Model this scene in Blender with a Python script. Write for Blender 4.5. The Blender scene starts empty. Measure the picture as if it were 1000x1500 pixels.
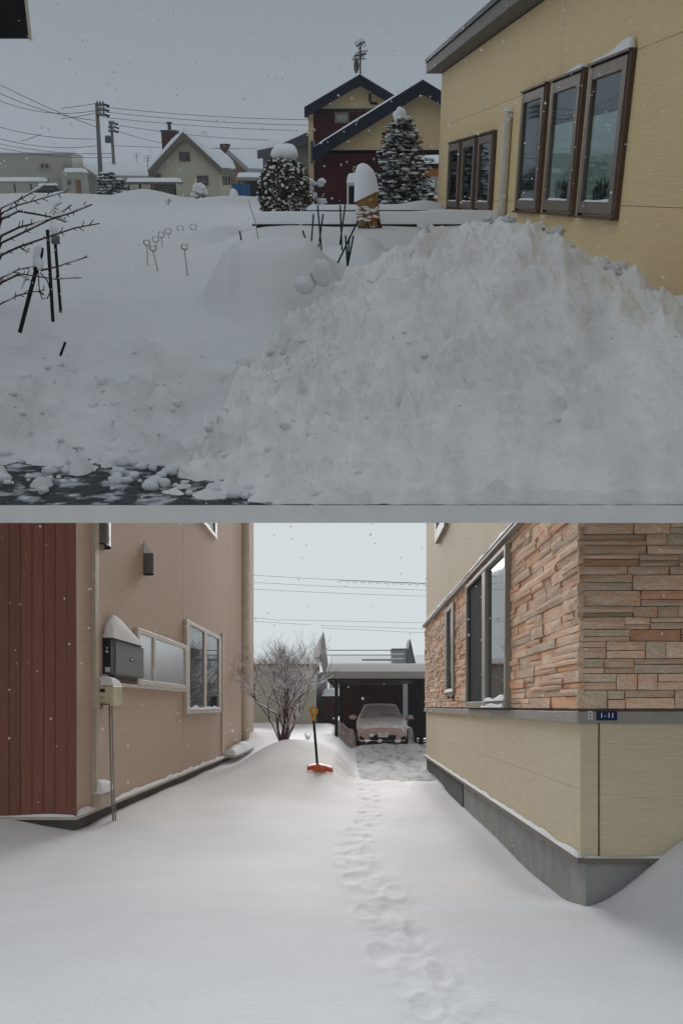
import bpy, math, random
from mathutils import Vector, Matrix, noise
random.seed(7)
scene = bpy.context.scene
col = scene.collection
R = math.radians

# ------------------------------------------------------------------ camera, sky, sun, exposure
F, CX, HB, HA = 1500.0, 500.0, 1035.0, 280.0      # focal length and horizon rows, in photo pixels
cam_d = bpy.data.cameras.new('camera'); cam = bpy.data.objects.new('camera', cam_d); col.objects.link(cam)
cam_d.sensor_fit = 'HORIZONTAL'; cam_d.sensor_width = 36.0; cam_d.lens = 36.0 * F / 1000.0
cam_d.shift_y = (HB - 750.0) / 1000.0
cam_d.clip_start = 0.05; cam_d.clip_end = 6000.0
cam.rotation_euler = (R(90), 0, 0)
scene.camera = cam

world = bpy.data.worlds.new('World'); scene.world = world; world.use_nodes = True
wn = world.node_tree.nodes; wl = world.node_tree.links
for n in list(wn): wn.remove(n)
w_out = wn.new('ShaderNodeOutputWorld'); w_bg = wn.new('ShaderNodeBackground')
w_tc = wn.new('ShaderNodeTexCoord'); w_sep = wn.new('ShaderNodeSeparateXYZ'); w_ramp = wn.new('ShaderNodeValToRGB')
wl.new(w_tc.outputs['Generated'], w_sep.inputs[0]); wl.new(w_sep.outputs['Z'], w_ramp.inputs[0])
SKY_LOW, SKY_HIGH = (0.69, 0.745, 0.77), (0.235, 0.278, 0.312)
e = w_ramp.color_ramp.elements
e[0].position = 0.0; e[0].color = (0.16, 0.17, 0.18, 1)
k_ = w_ramp.color_ramp.elements.new(0.004); k_.color = (*SKY_LOW, 1)
k_ = w_ramp.color_ramp.elements.new(0.17); k_.color = (*SKY_LOW, 1)
e[len(e) - 1].position = 1.0; e[len(e) - 1].color = (0.44, 0.48, 0.52, 1)
k_ = w_ramp.color_ramp.elements.new(0.57); k_.color = (*SKY_HIGH, 1)
k_ = w_ramp.color_ramp.elements.new(0.45); k_.color = (0.310, 0.345, 0.398, 1)
k_ = w_ramp.color_ramp.elements.new(0.85); k_.color = (0.40, 0.44, 0.48, 1)
EXPO = 1.94
w_bg.inputs['Strength'].default_value = 1.0 / 2 ** EXPO
wl.new(w_ramp.outputs[0], w_bg.inputs['Color']); wl.new(w_bg.outputs[0], w_out.inputs['Surface'])

sun_d = bpy.data.lights.new('sun', 'SUN'); sun = bpy.data.objects.new('sun', sun_d); col.objects.link(sun)
sun_d.energy = 1.5; sun_d.angle = R(26); sun_d.color = (1.0, 0.995, 0.99)
sun.rotation_euler = Vector((0.04, -1.0, -0.355)).to_track_quat('-Z', 'Y').to_euler()
scene.view_settings.view_transform = 'Standard'; scene.view_settings.look = 'None'
scene.view_settings.exposure = EXPO; scene.view_settings.gamma = 1.0
scene.cycles.use_denoising = True
scene.cycles.max_bounces = 10; scene.cycles.diffuse_bounces = 6; scene.cycles.transparent_max_bounces = 12

# ------------------------------------------------------------------ the two places: the alley (B) is level, the upper street (A) lies on a rising terrace
TH = math.atan((HB - HA) / F)
PM = {'B': Matrix.Identity(4), 'A': Matrix.Rotation(TH, 4, 'X')}
IRA = Matrix.Rotation(-TH, 3, 'X')
def ray(x, y, pl):
    d = Vector(((x - CX) / F, 1.0, (HB - y) / F))
    return IRA @ d if pl == 'A' else d
def at(x, y, Y, pl):
    d = ray(x, y, pl); return d * (Y / d.y)

class Frame:
    def __init__(s, O, U, N, pl, V=(0, 0, 1)):
        s.O = Vector(O); s.U = Vector(U).normalized(); s.N = Vector(N).normalized(); s.V = Vector(V).normalized(); s.pl = pl
        s.flip = s.U.cross(s.V).dot(s.N) > 0
    def pt(s, u, v, n=0.0): return s.O + s.U * u + s.V * v + s.N * n
    def uv(s, x, y, n=0.0):
        d = ray(x, y, s.pl); t = ((s.O + s.N * n).dot(s.N)) / d.dot(s.N); p = d * t - s.O
        return p.dot(s.U), p.dot(s.V)
    def u(s, x, y=None, n=0.0): return s.uv(x, (HA if s.pl == 'A' else HB) if y is None else y, n)[0]
    def v(s, x, y, n=0.0): return s.uv(x, y, n)[1]
    def rect(s, x0, y0, x1, y1, n=0.0):       # pixel rectangle on a camera facing plane -> u0,u1,v0,v1
        ym, xm = (y0 + y1) / 2, (x0 + x1) / 2
        return s.uv(x0, ym, n)[0], s.uv(x1, ym, n)[0], s.uv(xm, y1, n)[1], s.uv(xm, y0, n)[1]
def facing(Y, pl, x=500.0, yaw=0.0):
    O = at(x, HA if pl == 'A' else HB, Y, pl); c, s_ = math.cos(R(yaw)), math.sin(R(yaw))
    return Frame(O, (c, s_, 0), (s_, -c, 0), pl)

# ------------------------------------------------------------------ materials
MATS = {}
def lin(c): return tuple(((v / 255.0) / 12.92 if v / 255.0 <= 0.04045 else ((v / 255.0 + 0.055) / 1.055) ** 2.4) for v in c)
def mat(name, c, rough=0.7, var=0.12, vs=6.0, stretch=(1, 1, 1), bump=0.0, bs=40.0, bst=None, spec=0.14, metal=0.0, rnd=0.0, c2=None, c2s=3.0, c2lo=0.5, c2hi=0.65):
    m = bpy.data.materials.new(name); m.use_nodes = True; MATS[name] = m
    nt = m.node_tree; N = nt.nodes; L = nt.links; b = N['Principled BSDF']
    b.inputs['Roughness'].default_value = rough; b.inputs['Metallic'].default_value = metal
    b.inputs['Specular IOR Level'].default_value = spec
    tc = N.new('ShaderNodeTexCoord'); mp = N.new('ShaderNodeMapping'); mp.inputs['Scale'].default_value = stretch
    L.new(tc.outputs['Object'], mp.inputs[0])
    no = N.new('ShaderNodeTexNoise'); no.inputs['Scale'].default_value = vs; no.inputs['Detail'].default_value = 5
    L.new(mp.outputs[0], no.inputs['Vector'])
    mr = N.new('ShaderNodeMapRange'); mr.inputs['From Min'].default_value = 0.25; mr.inputs['From Max'].default_value = 0.75
    mr.inputs['To Min'].default_value = 1 - var; mr.inputs['To Max'].default_value = 1 + var
    L.new(no.outputs['Fac'], mr.inputs['Value'])
    src = mr.outputs[0]
    if rnd:
        oi = N.new('ShaderNodeObjectInfo'); r2 = N.new('ShaderNodeMapRange')
        r2.inputs['To Min'].default_value = 1 - rnd; r2.inputs['To Max'].default_value = 1 + rnd
        L.new(oi.outputs['Random'], r2.inputs['Value'])
        mu = N.new('ShaderNodeMath'); mu.operation = 'MULTIPLY'; L.new(src, mu.inputs[0]); L.new(r2.outputs[0], mu.inputs[1]); src = mu.outputs[0]
    vm = N.new('ShaderNodeVectorMath'); vm.operation = 'SCALE'; L.new(src, vm.inputs['Scale'])
    if c2:
        n2 = N.new('ShaderNodeTexNoise'); n2.inputs['Scale'].default_value = c2s; n2.inputs['Detail'].default_value = 6; L.new(mp.outputs[0], n2.inputs['Vector'])
        rr = N.new('ShaderNodeMapRange'); rr.inputs['From Min'].default_value = c2lo; rr.inputs['From Max'].default_value = c2hi; L.new(n2.outputs['Fac'], rr.inputs['Value'])
        mx = N.new('ShaderNodeMix'); mx.data_type = 'RGBA'; L.new(rr.outputs[0], mx.inputs['Factor'])
        mx.inputs['A'].default_value = (*c, 1); mx.inputs['B'].default_value = (*c2, 1); L.new(mx.outputs['Result'], vm.inputs[0])
    else: vm.inputs[0].default_value = c
    L.new(vm.outputs[0], b.inputs['Base Color'])
    if bump:
        mp2 = N.new('ShaderNodeMapping'); mp2.inputs['Scale'].default_value = bst or (1, 1, 1); L.new(tc.outputs['Object'], mp2.inputs[0])
        nb = N.new('ShaderNodeTexNoise'); nb.inputs['Scale'].default_value = bs; nb.inputs['Detail'].default_value = 4; L.new(mp2.outputs[0], nb.inputs['Vector'])
        bp = N.new('ShaderNodeBump'); bp.inputs['Strength'].default_value = bump; bp.inputs['Distance'].default_value = 0.02
        L.new(nb.outputs['Fac'], bp.inputs['Height']); L.new(bp.outputs[0], b.inputs['Normal'])
    return m
SNOW_A_T = 0
def snow_mat(name, c, trans, bump, bs, var=0.03):
    m = mat(name, c, 0.75, var, 2.0, bump=bump, bs=bs, spec=0.03)
    if trans:
        nt = m.node_tree; b = nt.nodes['Principled BSDF']; o = nt.nodes['Material Output']
        t = nt.nodes.new('ShaderNodeBsdfTranslucent'); t.inputs['Color'].default_value = (0.93, 0.95, 0.97, 1)
        mx = nt.nodes.new('ShaderNodeMixShader'); mx.inputs[0].default_value = trans
        nt.links.new(b.outputs[0], mx.inputs[1]); nt.links.new(t.outputs[0], mx.inputs[2]); nt.links.new(mx.outputs[0], o.inputs['Surface'])
    return m
snow_mat('snow_deep', (0.86, 0.87, 0.89), 0, 0.25, 30)
snow_mat('snow_sheet', (0.68, 0.685, 0.69), SNOW_A_T, 0.3, 25)
hm = mat('snow_heap', (0.80, 0.785, 0.775), 0.85, 0.06, 3.0, stretch=(1.6, 0.5, 0.5), spec=0.03, bump=0.9, bs=14, c2=(0.62, 0.60, 0.57), c2s=1.6, c2lo=0.48, c2hi=0.80)
def crumble(m, sc, dist):
    nt = m.node_tree; b = nt.nodes['Principled BSDF']; old = b.inputs['Normal'].links[0].from_node
    tc = nt.nodes.new('ShaderNodeTexCoord'); vo = nt.nodes.new('ShaderNodeTexVoronoi'); vo.inputs['Scale'].default_value = sc
    wv = nt.nodes.new('ShaderNodeTexNoise'); wv.inputs['Scale'].default_value = sc * 0.6; mx = nt.nodes.new('ShaderNodeMix'); mx.data_type = 'RGBA'; mx.inputs['Factor'].default_value = 0.12
    nt.links.new(tc.outputs['Object'], wv.inputs['Vector']); nt.links.new(tc.outputs['Object'], mx.inputs['A']); nt.links.new(wv.outputs['Color'], mx.inputs['B']); nt.links.new(mx.outputs['Result'], vo.inputs['Vector'])
    bp = nt.nodes.new('ShaderNodeBump'); bp.invert = True; bp.inputs['Strength'].default_value = 0.42; bp.inputs['Distance'].default_value = dist
    nt.links.new(vo.outputs['Distance'], bp.inputs['Height']); nt.links.new(old.outputs[0], bp.inputs['Normal']); nt.links.new(bp.outputs[0], b.inputs['Normal'])
crumble(hm, 11.0, 0.04)
bm_ = mat('snow_bank', (0.69, 0.69, 0.69), 0.85, 0.08, 3.0, spec=0.03, bump=0.8, bs=12, c2=(0.52, 0.52, 0.515), c2s=1.3, c2lo=0.46, c2hi=0.85)
crumble(bm_, 8.0, 0.05)
snow_mat('snow_cap', (0.84, 0.86, 0.89), 0, 0.2, 25)
snow_mat('snow_cap_dim', (0.78, 0.80, 0.83), 0, 0.2, 25)
snow_mat('frost', (0.42, 0.41, 0.40), 0, 0.2, 60, 0.15)
snow_mat('snow_clod', (0.68, 0.69, 0.71), 0, 0.4, 40)
mat('asphalt', (0.06, 0.062, 0.066), 0.8, 0.5, 18, bump=0.8, bs=60, c2=(0.5, 0.52, 0.55), c2s=7, c2lo=0.5, c2hi=0.62)
mat('packed_snow', (0.66, 0.68, 0.71), 0.9, 0.12, 3, stretch=(3, 0.6, 1), bump=0.6, bs=10, c2=(0.30, 0.31, 0.33), c2s=1.4, c2lo=0.50, c2hi=0.72, spec=0.03)
mat('concrete_white', (0.80, 0.80, 0.79), 0.8, 0.05, 5, bump=0.2)
SIDE = dict(stretch=(0.6, 0.6, 30), bump=0.55, bs=9, bst=(0.5, 0.5, 16))
mat('siding_tan_upper', (0.82, 0.64, 0.365), 0.8, 0.10, 5, **SIDE)
mat('siding_tan_gable', (0.66, 0.52, 0.30), 0.8, 0.16, 5, **SIDE)
mat('siding_cream_far', (0.50, 0.48, 0.37), 0.8, 0.05, 4, **SIDE)
mat('siding_cream', (0.70, 0.60, 0.42), 0.8, 0.12, 5, **SIDE)
mat('siding_brown', (0.60, 0.46, 0.365), 0.8, 0.12, 5, **SIDE)
mat('siding_maroon', (0.055, 0.011, 0.014), 0.6, 0.12, 5, **SIDE)
mat('planks_maroon', (0.22, 0.088, 0.062), 0.5, 0.10, 4, stretch=(4, 4, 0.4), rnd=0.08, bump=0.2, bs=20)
mat('sealant', (0.36, 0.22, 0.13), 0.8, 0.2, 9)
mat('joint_dark', (0.20, 0.115, 0.07), 0.9)
mat('foundation', (0.31, 0.31, 0.295), 0.85, 0.18, 3, bump=0.3, bs=30)
mat('foundation_dark', (0.10, 0.10, 0.095), 0.85, 0.2, 3, bump=0.3, bs=30)
mat('trim_grey', (0.33, 0.31, 0.27), 0.6)
mat('trim_taupe', (0.19, 0.155, 0.125), 0.5)
mat('trim_brown', (0.11, 0.07, 0.045), 0.5)
mat('trim_cream', (0.55, 0.47, 0.38), 0.55)
mat('trim_white', (0.70, 0.67, 0.62), 0.45)
mat('eave_grey', (0.15, 0.135, 0.115), 0.6)
mat('navy', (0.016, 0.019, 0.032), 0.45)
mat('black_metal', (0.012, 0.012, 0.013), 0.45)
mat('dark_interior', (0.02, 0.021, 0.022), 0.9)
mat('carport_black', (0.012, 0.012, 0.014), 0.6)
mat('maroon_dark', (0.045, 0.014, 0.014), 0.7, 0.2, 8, stretch=(1, 1, 10), bump=0.4, bs=10)
mat('appliance_grey', (0.165, 0.165, 0.165), 0.5, 0.05)
mat('appliance_black', (0.02, 0.02, 0.021), 0.5, 0.3, 20)
mat('hood_metal', (0.16, 0.155, 0.15), 0.45, 0.1, metal=0.4)
mat('ivory', (0.62, 0.57, 0.38), 0.5)
mat('steel_pipe', (0.33, 0.31, 0.29), 0.4, 0.1, metal=0.5)
mat('grey_wall', (0.30, 0.31, 0.32), 0.8, 0.08, 3)
mat('pale_wall', (0.40, 0.40, 0.35), 0.8, 0.06, 3)
mat('blue_grey_wall', (0.36, 0.385, 0.41), 0.8, 0.06, 3)
mat('dark_roof', (0.06, 0.065, 0.075), 0.7)
mat('brick_red', (0.075, 0.018, 0.016), 0.85, 0.25, 25)
mat('brown_wall', (0.22, 0.14, 0.085), 0.8)
mat('fence_dark', (0.035, 0.03, 0.03), 0.8)
mat('orange_wood', (0.36, 0.16, 0.05), 0.6, 0.2, 6, stretch=(1, 1, 8))
mat('curtain', (0.62, 0.68, 0.66), 0.9, 0.1, 10)
mat('pole_concrete', (0.16, 0.165, 0.17), 0.8)
mat('wire', (0.05, 0.053, 0.058), 0.7)
mat('bark', (0.075, 0.048, 0.042), 0.9, 0.3, 20)
mat('bark_red', (0.085, 0.036, 0.03), 0.85, 0.3, 20)
mat('needle', (0.030, 0.048, 0.036), 0.8, 0.4, 9)
mat('needle_brown', (0.075, 0.052, 0.024), 0.85, 0.5, 9)
mat('straw', (0.33, 0.19, 0.07), 0.85, 0.4, 14, stretch=(4, 4, 1), bump=0.8, bs=25, bst=(3, 3, 0.7))
mat('rope_orange', (0.45, 0.10, 0.04), 0.7)
mat('stake_green', (0.018, 0.045, 0.035), 0.5)
mat('wire_white', (0.42, 0.41, 0.36), 0.5)
mat('blue_sheet', (0.03, 0.12, 0.27), 0.6, 0.2, 8)
mat('tank_blue', (0.10, 0.25, 0.36), 0.6)
mat('van_dark', (0.035, 0.037, 0.042), 0.35)
mat('car_pink', (0.50, 0.38, 0.35), 0.4, 0.05, spec=0.3)
mat('tyre', (0.02, 0.02, 0.02), 0.9)
mat('lamp_glass', (0.45, 0.45, 0.45), 0.15, spec=0.6)
mat('plate_white', (0.75, 0.76, 0.74), 0.5)
mat('plate_green', (0.03, 0.13, 0.07), 0.6)
mat('plate_navy', (0.008, 0.02, 0.075), 0.4, 0.03)
mat('text_white', (0.85, 0.85, 0.85), 0.5, 0.0)
mat('text_dark', (0.05, 0.05, 0.05), 0.6, 0.0)
mat('shovel_yellow', (0.70, 0.36, 0.015), 0.45)
mat('shovel_orange', (0.80, 0.16, 0.07), 0.5, 0.2, 12)
snow_mat('flake', (0.9, 0.9, 0.9), 0.6, 0.0, 1)
mat('stone', (0.90, 0.56, 0.36), 0.85, 0.22, 7, stretch=(1, 1, 3), bump=0.5, bs=16, bst=(1, 1, 2.5), rnd=0.20, c2=(0.88, 0.70, 0.54), c2s=1.7, c2lo=0.4, c2hi=0.62)
mat('stone_grey', (0.78, 0.60, 0.44), 0.9, 0.25, 7, stretch=(1, 1, 3), bump=0.5, bs=16, bst=(1, 1, 2.5), rnd=0.20, c2=(0.60, 0.50, 0.36), c2s=3, c2lo=0.45, c2hi=0.7)
mat('stone_red', (0.86, 0.44, 0.24), 0.85, 0.25, 7, stretch=(1, 1, 3), bump=0.5, bs=16, bst=(1, 1, 2.5), rnd=0.20, c2=(0.70, 0.50, 0.36), c2s=2.5, c2lo=0.45, c2hi=0.7)
def glass(name, tint, transp, rough=0.03, gain=1.6, floor=0.10):
    m = bpy.data.materials.new(name); m.use_nodes = True; MATS[name] = m; nt = m.node_tree; N = nt.nodes; L = nt.links
    o = N['Material Output']; N.remove(N['Principled BSDF'])
    g = N.new('ShaderNodeBsdfGlossy'); g.inputs['Roughness'].default_value = rough; g.inputs['Color'].default_value = (0.9, 0.92, 0.93, 1)
    fr = N.new('ShaderNodeFresnel'); fr.inputs['IOR'].default_value = 1.6
    ml = N.new('ShaderNodeMath'); ml.operation = 'MULTIPLY_ADD'; ml.inputs[1].default_value = gain; ml.inputs[2].default_value = floor; ml.use_clamp = True
    L.new(fr.outputs[0], ml.inputs[0])
    if transp: t = N.new('ShaderNodeBsdfTransparent'); t.inputs['Color'].default_value = (*tint, 1)
    else: t = N.new('ShaderNodeBsdfDiffuse'); t.inputs['Color'].default_value = (*tint, 1)
    mx = N.new('ShaderNodeMixShader'); L.new(ml.outputs[0], mx.inputs[0]); L.new(t.outputs[0], mx.inputs[1]); L.new(g.outputs[0], mx.inputs[2]); L.new(mx.outputs[0], o.inputs['Surface'])
    return m
glass('pane_clear', (0.80, 0.86, 0.84), True, 0.03, 0.30, 0.04)
glass('pane_dark', (0.03, 0.033, 0.035), False, 0.03, 0.75, 0.08)
glass('pane_frosted', (0.24, 0.25, 0.24), False, 0.25)
mat('pane_screen', (0.012, 0.012, 0.013), 0.95, 0.2, 40, spec=0.05)

# ------------------------------------------------------------------ mesh builder
class MB:
    def __init__(s): s.v = []; s.f = []; s.m = []; s.sm = []
    def add(s, vs, fs, mi=0, smooth=False):
        o = len(s.v); s.v += [Vector(p) for p in vs]
        for f in fs: s.f.append(tuple(i + o for i in f)); s.m.append(mi); s.sm.append(smooth)
    def box(s, fr, u0, u1, v0, v1, n0, n1, mi=0):
        P = [fr.pt(u, v, n) for n in (n0, n1) for v in (v0, v1) for u in (u0, u1)]
        s.add(P, [f[::-1] if fr.flip else f for f in ((0, 1, 3, 2), (4, 6, 7, 5), (0, 4, 5, 1), (2, 3, 7, 6), (0, 2, 6, 4), (1, 5, 7, 3))], mi)
    def prism(s, fr, poly, n0, n1, mi=0):
        k = len(poly); P = [fr.pt(u, v, n0) for u, v in poly] + [fr.pt(u, v, n1) for u, v in poly]
        fs = [tuple(range(k)), tuple(range(2 * k - 1, k - 1, -1))] + [(i, i + k, (i + 1) % k + k, (i + 1) % k) for i in range(k)]
        s.add(P, [f[::-1] if fr.flip else f for f in fs], mi)
    def tube(s, pts, r, seg=6, mi=0, caps=True):
        pts = [Vector(p) for p in pts]; n = len(pts); rs = r if isinstance(r, (list, tuple)) else [r] * n
        vs = []; fs = []; a = None
        for i, p in enumerate(pts):
            d = (pts[min(i + 1, n - 1)] - pts[max(i - 1, 0)])
            d = d.normalized() if d.length > 1e-9 else Vector((0, 0, 1))
            if a is None: a = d.orthogonal().normalized()
            a = (a - d * a.dot(d)); a = a.normalized() if a.length > 1e-6 else d.orthogonal().normalized()
            b = d.cross(a)
            for k in range(seg):
                t = 2 * math.pi * k / seg; vs.append(p + (a * math.cos(t) + b * math.sin(t)) * rs[i])
        for i in range(n - 1):
            for k in range(seg):
                fs.append((i * seg + k, i * seg + (k + 1) % seg, (i + 1) * seg + (k + 1) % seg, (i + 1) * seg + k))
        if caps and seg > 2: fs.append(tuple(range(seg - 1, -1, -1))); fs.append(tuple((n - 1) * seg + k for k in range(seg)))
        s.add(vs, fs, mi, True)
    def blob(s, c, rx, ry, rz, amp=0.15, fq=1.5, seed=0.0, nu=12, nv=8, mi=0, flat=None):
        c = Vector(c); vs = []; fs = []
        for j in range(nv + 1):
            ph = math.pi * j / nv
            for i in range(nu):
                t = 2 * math.pi * i / nu; d = Vector((math.sin(ph) * math.cos(t), math.sin(ph) * math.sin(t), math.cos(ph)))
                k = 1 + amp * noise.noise(d * fq + Vector((seed, seed * 1.7, -seed)))
                z = d.z * rz * k
                if flat is not None and z < 0: z *= flat
                vs.append(c + Vector((d.x * rx * k, d.y * ry * k, z)))
        for j in range(nv):
            for i in range(nu):
                fs.append((j * nu + i, (j + 1) * nu + i, (j + 1) * nu + (i + 1) % nu, j * nu + (i + 1) % nu))
        s.add(vs, fs, mi, True)
    def grid(s, fn, nu, nv, mi=0, smooth=True, keep=None):
        vs = [fn(i / nu, j / nv) for j in range(nv + 1) for i in range(nu + 1)]
        fs = []
        for j in range(nv):
            for i in range(nu):
                a = j * (nu + 1) + i; q = (a, a + 1, a + nu + 2, a + nu + 1)
                if keep is None or keep(i, j): fs.append(q)
        s.add(vs, fs, mi, smooth)
    def pillow(s, fr, u0, u1, n0, n1, v, h, edge=0.12, nu=24, nn=8, amp=0.12, seed=0.0, mi=0, hf=None):
        # a rounded bank of snow on a flat top: u along, n across, v up
        def fn(a, b):
            u = u0 + (u1 - u0) * a; n = n0 + (n1 - n0) * b
            e_ = min(u - u0, u1 - u, n - n0, n1 - n); k = max(0.0, min(1.0, e_ / edge)); k = math.sqrt(max(0.0, 1 - (1 - k) ** 2))
            hh = h * (hf(a) if hf else 1.0)
            hh *= 1 + amp * noise.noise(Vector((u * 1.6 + seed, n * 1.6, seed)))
            return fr.pt(u, v + hh * k, n)
        s.grid(fn, nu, nn, mi)
    def build(s, name, mats, M=None, base=Vector((0, 0, 0)), parent=None):
        me = bpy.data.meshes.new(name); me.from_pydata([tuple(p - base) for p in s.v], [], s.f)
        for m in (mats if isinstance(mats, (list, tuple)) else [mats]): me.materials.append(MATS[m])
        me.polygons.foreach_set('material_index', s.m); me.polygons.foreach_set('use_smooth', s.sm); me.update()
        o = bpy.data.objects.new(name, me); col.objects.link(o)
        if parent is not None: o.parent = parent
        elif M is not None: o.matrix_world = M
        return o
def bevel(o, w=0.006, seg=2):
    b = o.modifiers.new('bevel', 'BEVEL'); b.width = w; b.segments = seg; b.limit_method = 'ANGLE'; return o
class Thing:
    def __init__(s, name, label, cat, base, pl, group=None):
        s.base = Vector(base); s.pl = pl
        s.e = bpy.data.objects.new(name, None); col.objects.link(s.e); s.e.empty_display_size = 0.2
        s.e.matrix_world = PM[pl] @ Matrix.Translation(s.base)
        s.e['label'] = label; s.e['category'] = cat
        if group: s.e['group'] = group
    def part(s, name, mb, mats, parent=None, label=None):
        o = mb.build(name, mats, base=s.base, parent=parent or s.e)
        if label: o['label'] = label
        if name in ('snow', 'foliage', 'branches', 'stems', 'house_plant', 'snow_hat'): o['kind'] = 'stuff'
        return o
    def inst(s, name, me, p, scale, rot=None, parent=None):
        o = bpy.data.objects.new(name, me); col.objects.link(o); o.parent = parent or s.e
        o.location = Vector(p) - s.base; o.scale = scale
        if rot is not None: o.rotation_euler = rot
        return o
def single(name, mb, mats, label, cat, base, pl, group=None, kind=None):
    b = Vector(base); o = mb.build(name, mats, M=PM[pl] @ Matrix.Translation(b), base=b)
    if kind: o['kind'] = kind
    if label: o['label'] = label
    if cat: o['category'] = cat
    if group: o['group'] = group
    return o
def struct(name, mb, mats, pl, label=None): return single(name, mb, mats, label, None, (0, 0, 0), pl, kind='structure')
def sstep(a, b, x):
    t = max(0.0, min(1.0, (x - a) / (b - a))); return t * t * (3 - 2 * t)
def interp(pts, x):
    if x <= pts[0][0]: return pts[0][1]
    for (x0, y0), (x1, y1) in zip(pts, pts[1:]):
        if x <= x1: t = (x - x0) / (x1 - x0); return y0 + (y1 - y0) * t
    return pts[-1][1]
def fbm(p, o=4): return noise.fractal(p, 1.0, 2.0, o)
def text_mesh(name, s, size, fr, u, v, n, m, parent, base, depth=0.002, sx=1.0):
    c = bpy.data.curves.new(name, 'FONT'); c.body = s; c.size = size; c.extrude = depth; c.align_x = 'CENTER'; c.align_y = 'CENTER'; c.resolution_u = 3
    t = bpy.data.objects.new(name + '_tmp', c); col.objects.link(t); bpy.context.view_layer.update()
    me = bpy.data.meshes.new_from_object(t.evaluated_get(bpy.context.evaluated_depsgraph_get())); bpy.data.objects.remove(t)
    Mx = Matrix((fr.U * sx, fr.V, fr.N)).transposed().to_4x4()
    me.transform(Mx); me.materials.clear(); me.materials.append(MATS[m])
    o = bpy.data.objects.new(name, me); col.objects.link(o); o.parent = parent; o.location = fr.pt(u, v, n) - base
    return o
def window(T, fr, u0, u1, v0, v1, fw, depth, fmat, pmat, sill=None, mullions=(), n0=0.02, parent=None, curtain=None, back=True, fv=None):
    """frame standing proud of the wall with a recessed pane; returns the frame object"""
    fv = fv or fw * 0.85; m = MB()
    m.box(fr, u0, u0 + fw, v0, v1, n0, n0 + depth); m.box(fr, u1 - fw, u1, v0, v1, n0, n0 + depth)
    m.box(fr, u0 + fw, u1 - fw, v1 - fv, v1, n0, n0 + depth - 0.002); m.box(fr, u0 + fw, u1 - fw, v0, v0 + fv, n0, n0 + depth - 0.002)
    for mu in mullions: m.box(fr, mu - fw * 0.45, mu + fw * 0.45, v0 + fv, v1 - fv, n0, n0 + depth - 0.004)
    w = T.part('window', m, fmat, parent); bevel(w, 0.006)
    us = [u0 + fw] + [q for mu in mullions for q in (mu - fw * 0.45, mu + fw * 0.45)] + [u1 - fw]
    for a, b in zip(us[::2], us[1::2]):
        p = MB(); p.box(fr, a - 0.004, b + 0.004, v0 + fv * 0.94, v1 - fv * 0.94, n0 + depth * 0.45, n0 + depth * 0.45 + 0.006)
        T.part('pane', p, pmat, w)
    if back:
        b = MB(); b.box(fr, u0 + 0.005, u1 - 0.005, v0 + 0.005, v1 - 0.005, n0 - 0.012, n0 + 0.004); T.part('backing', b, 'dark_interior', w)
    return w

# ================================================================== UPPER STREET (A): ground
ROAD = -1.60
FIELD = [(5.0, -1.70), (6.0, -1.64), (6.4, -1.57), (7.2, -1.40), (7.8, -1.23), (8.4, -1.08), (9, -0.985), (10, -0.889), (12, -0.797), (15, -0.737), (20, -0.646), (28, -0.60), (45, -0.486), (60, -0.36), (90, -0.42), (170, -0.55)]
def hump(X, Y, c, sx, sy, h): return h * math.exp(-((X - c.x) / sx) ** 2 - ((Y - c.y) / sy) ** 2)
H1 = [(at(210, 285, 55, 'A'), 1.6, 3, 0.50), (at(60, 285, 60, 'A'), 5.0, 4, 0.30), (at(345, 290, 50, 'A'), 2.2, 3, 0.28),
      (at(105, 287, 50, 'A'), 2.5, 3, 0.12), (at(400, 330, 22, 'A'), 1.2, 2.2, 0.10), (at(320, 325, 19, 'A'), 0.45, 1.2, 0.16),
      (at(460, 360, 11.6, 'A'), 0.26, 0.9, 0.26), (at(535, 350, 13.5, 'A'), 0.34, 1.0, 0.30), (at(415, 338, 14.5, 'A'), 0.8, 1.6, 0.17)]
def fieldA(X, Y):
    z = interp(FIELD, Y)
    for c, sx, sy, h in H1: z += hump(X, Y, c, sx, sy, h)
    z += 0.04 * noise.noise(Vector((X * 0.35, Y * 0.25, 3.1))) * sstep(8, 12, Y)
    rough = 1 - sstep(7.4, 9.6, Y)
    if rough > 0:
        p = Vector((X, Y * 0.8, 0)); p = p + Vector((noise.noise(p * 2), noise.noise(p * 2 + Vector((7, 0, 0))), 0)) * 0.12
        bb = fbm(p * 1.6 + Vector((9, 2, 0)), 4) * 0.10
        cl = noise.cell_vector(p * 3.0)
        v1 = noise.voronoi(p * 3.2)[0][0]; v2 = noise.voronoi(p * 7.0 + Vector((5, 0, 0)))[0][0]
        z += rough * (bb + 0.36 * max(0, 0.45 - v1) + 0.24 * max(0, 0.45 - v2) + 0.05 * fbm(p * 5, 4) - 0.09)
    return z
_f0 = fieldA
def fieldA(X, Y):
    z = _f0(X, Y)
    if 14 < Y < 17.7: z += sstep(14.2, 17.0, Y) * (0.20 + 0.05 * noise.noise(Vector((X * 0.9, 0, 5)))) * sstep(-1.9, -1.2, X)
    return z
def hitA(x, y):
    d = ray(x, y, 'A'); Y = 5.5
    while Y < 160:
        p = d * (Y / d.y)
        if p.z <= fieldA(p.x, p.y): return p
        Y *= 1.01
    return p
m = MB()
def fA(a, b):
    Y = 6.0 * (165 / 6.0) ** (b ** 1.25); X = (a * 2 - 1) * (0.40 * Y + 2.0)
    return Vector((X, Y, fieldA(X, Y)))
FM = m
m = MB(); fr0 = Frame((0, 0, ROAD), (1, 0, 0), (0, -1, 0), 'A')
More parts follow.
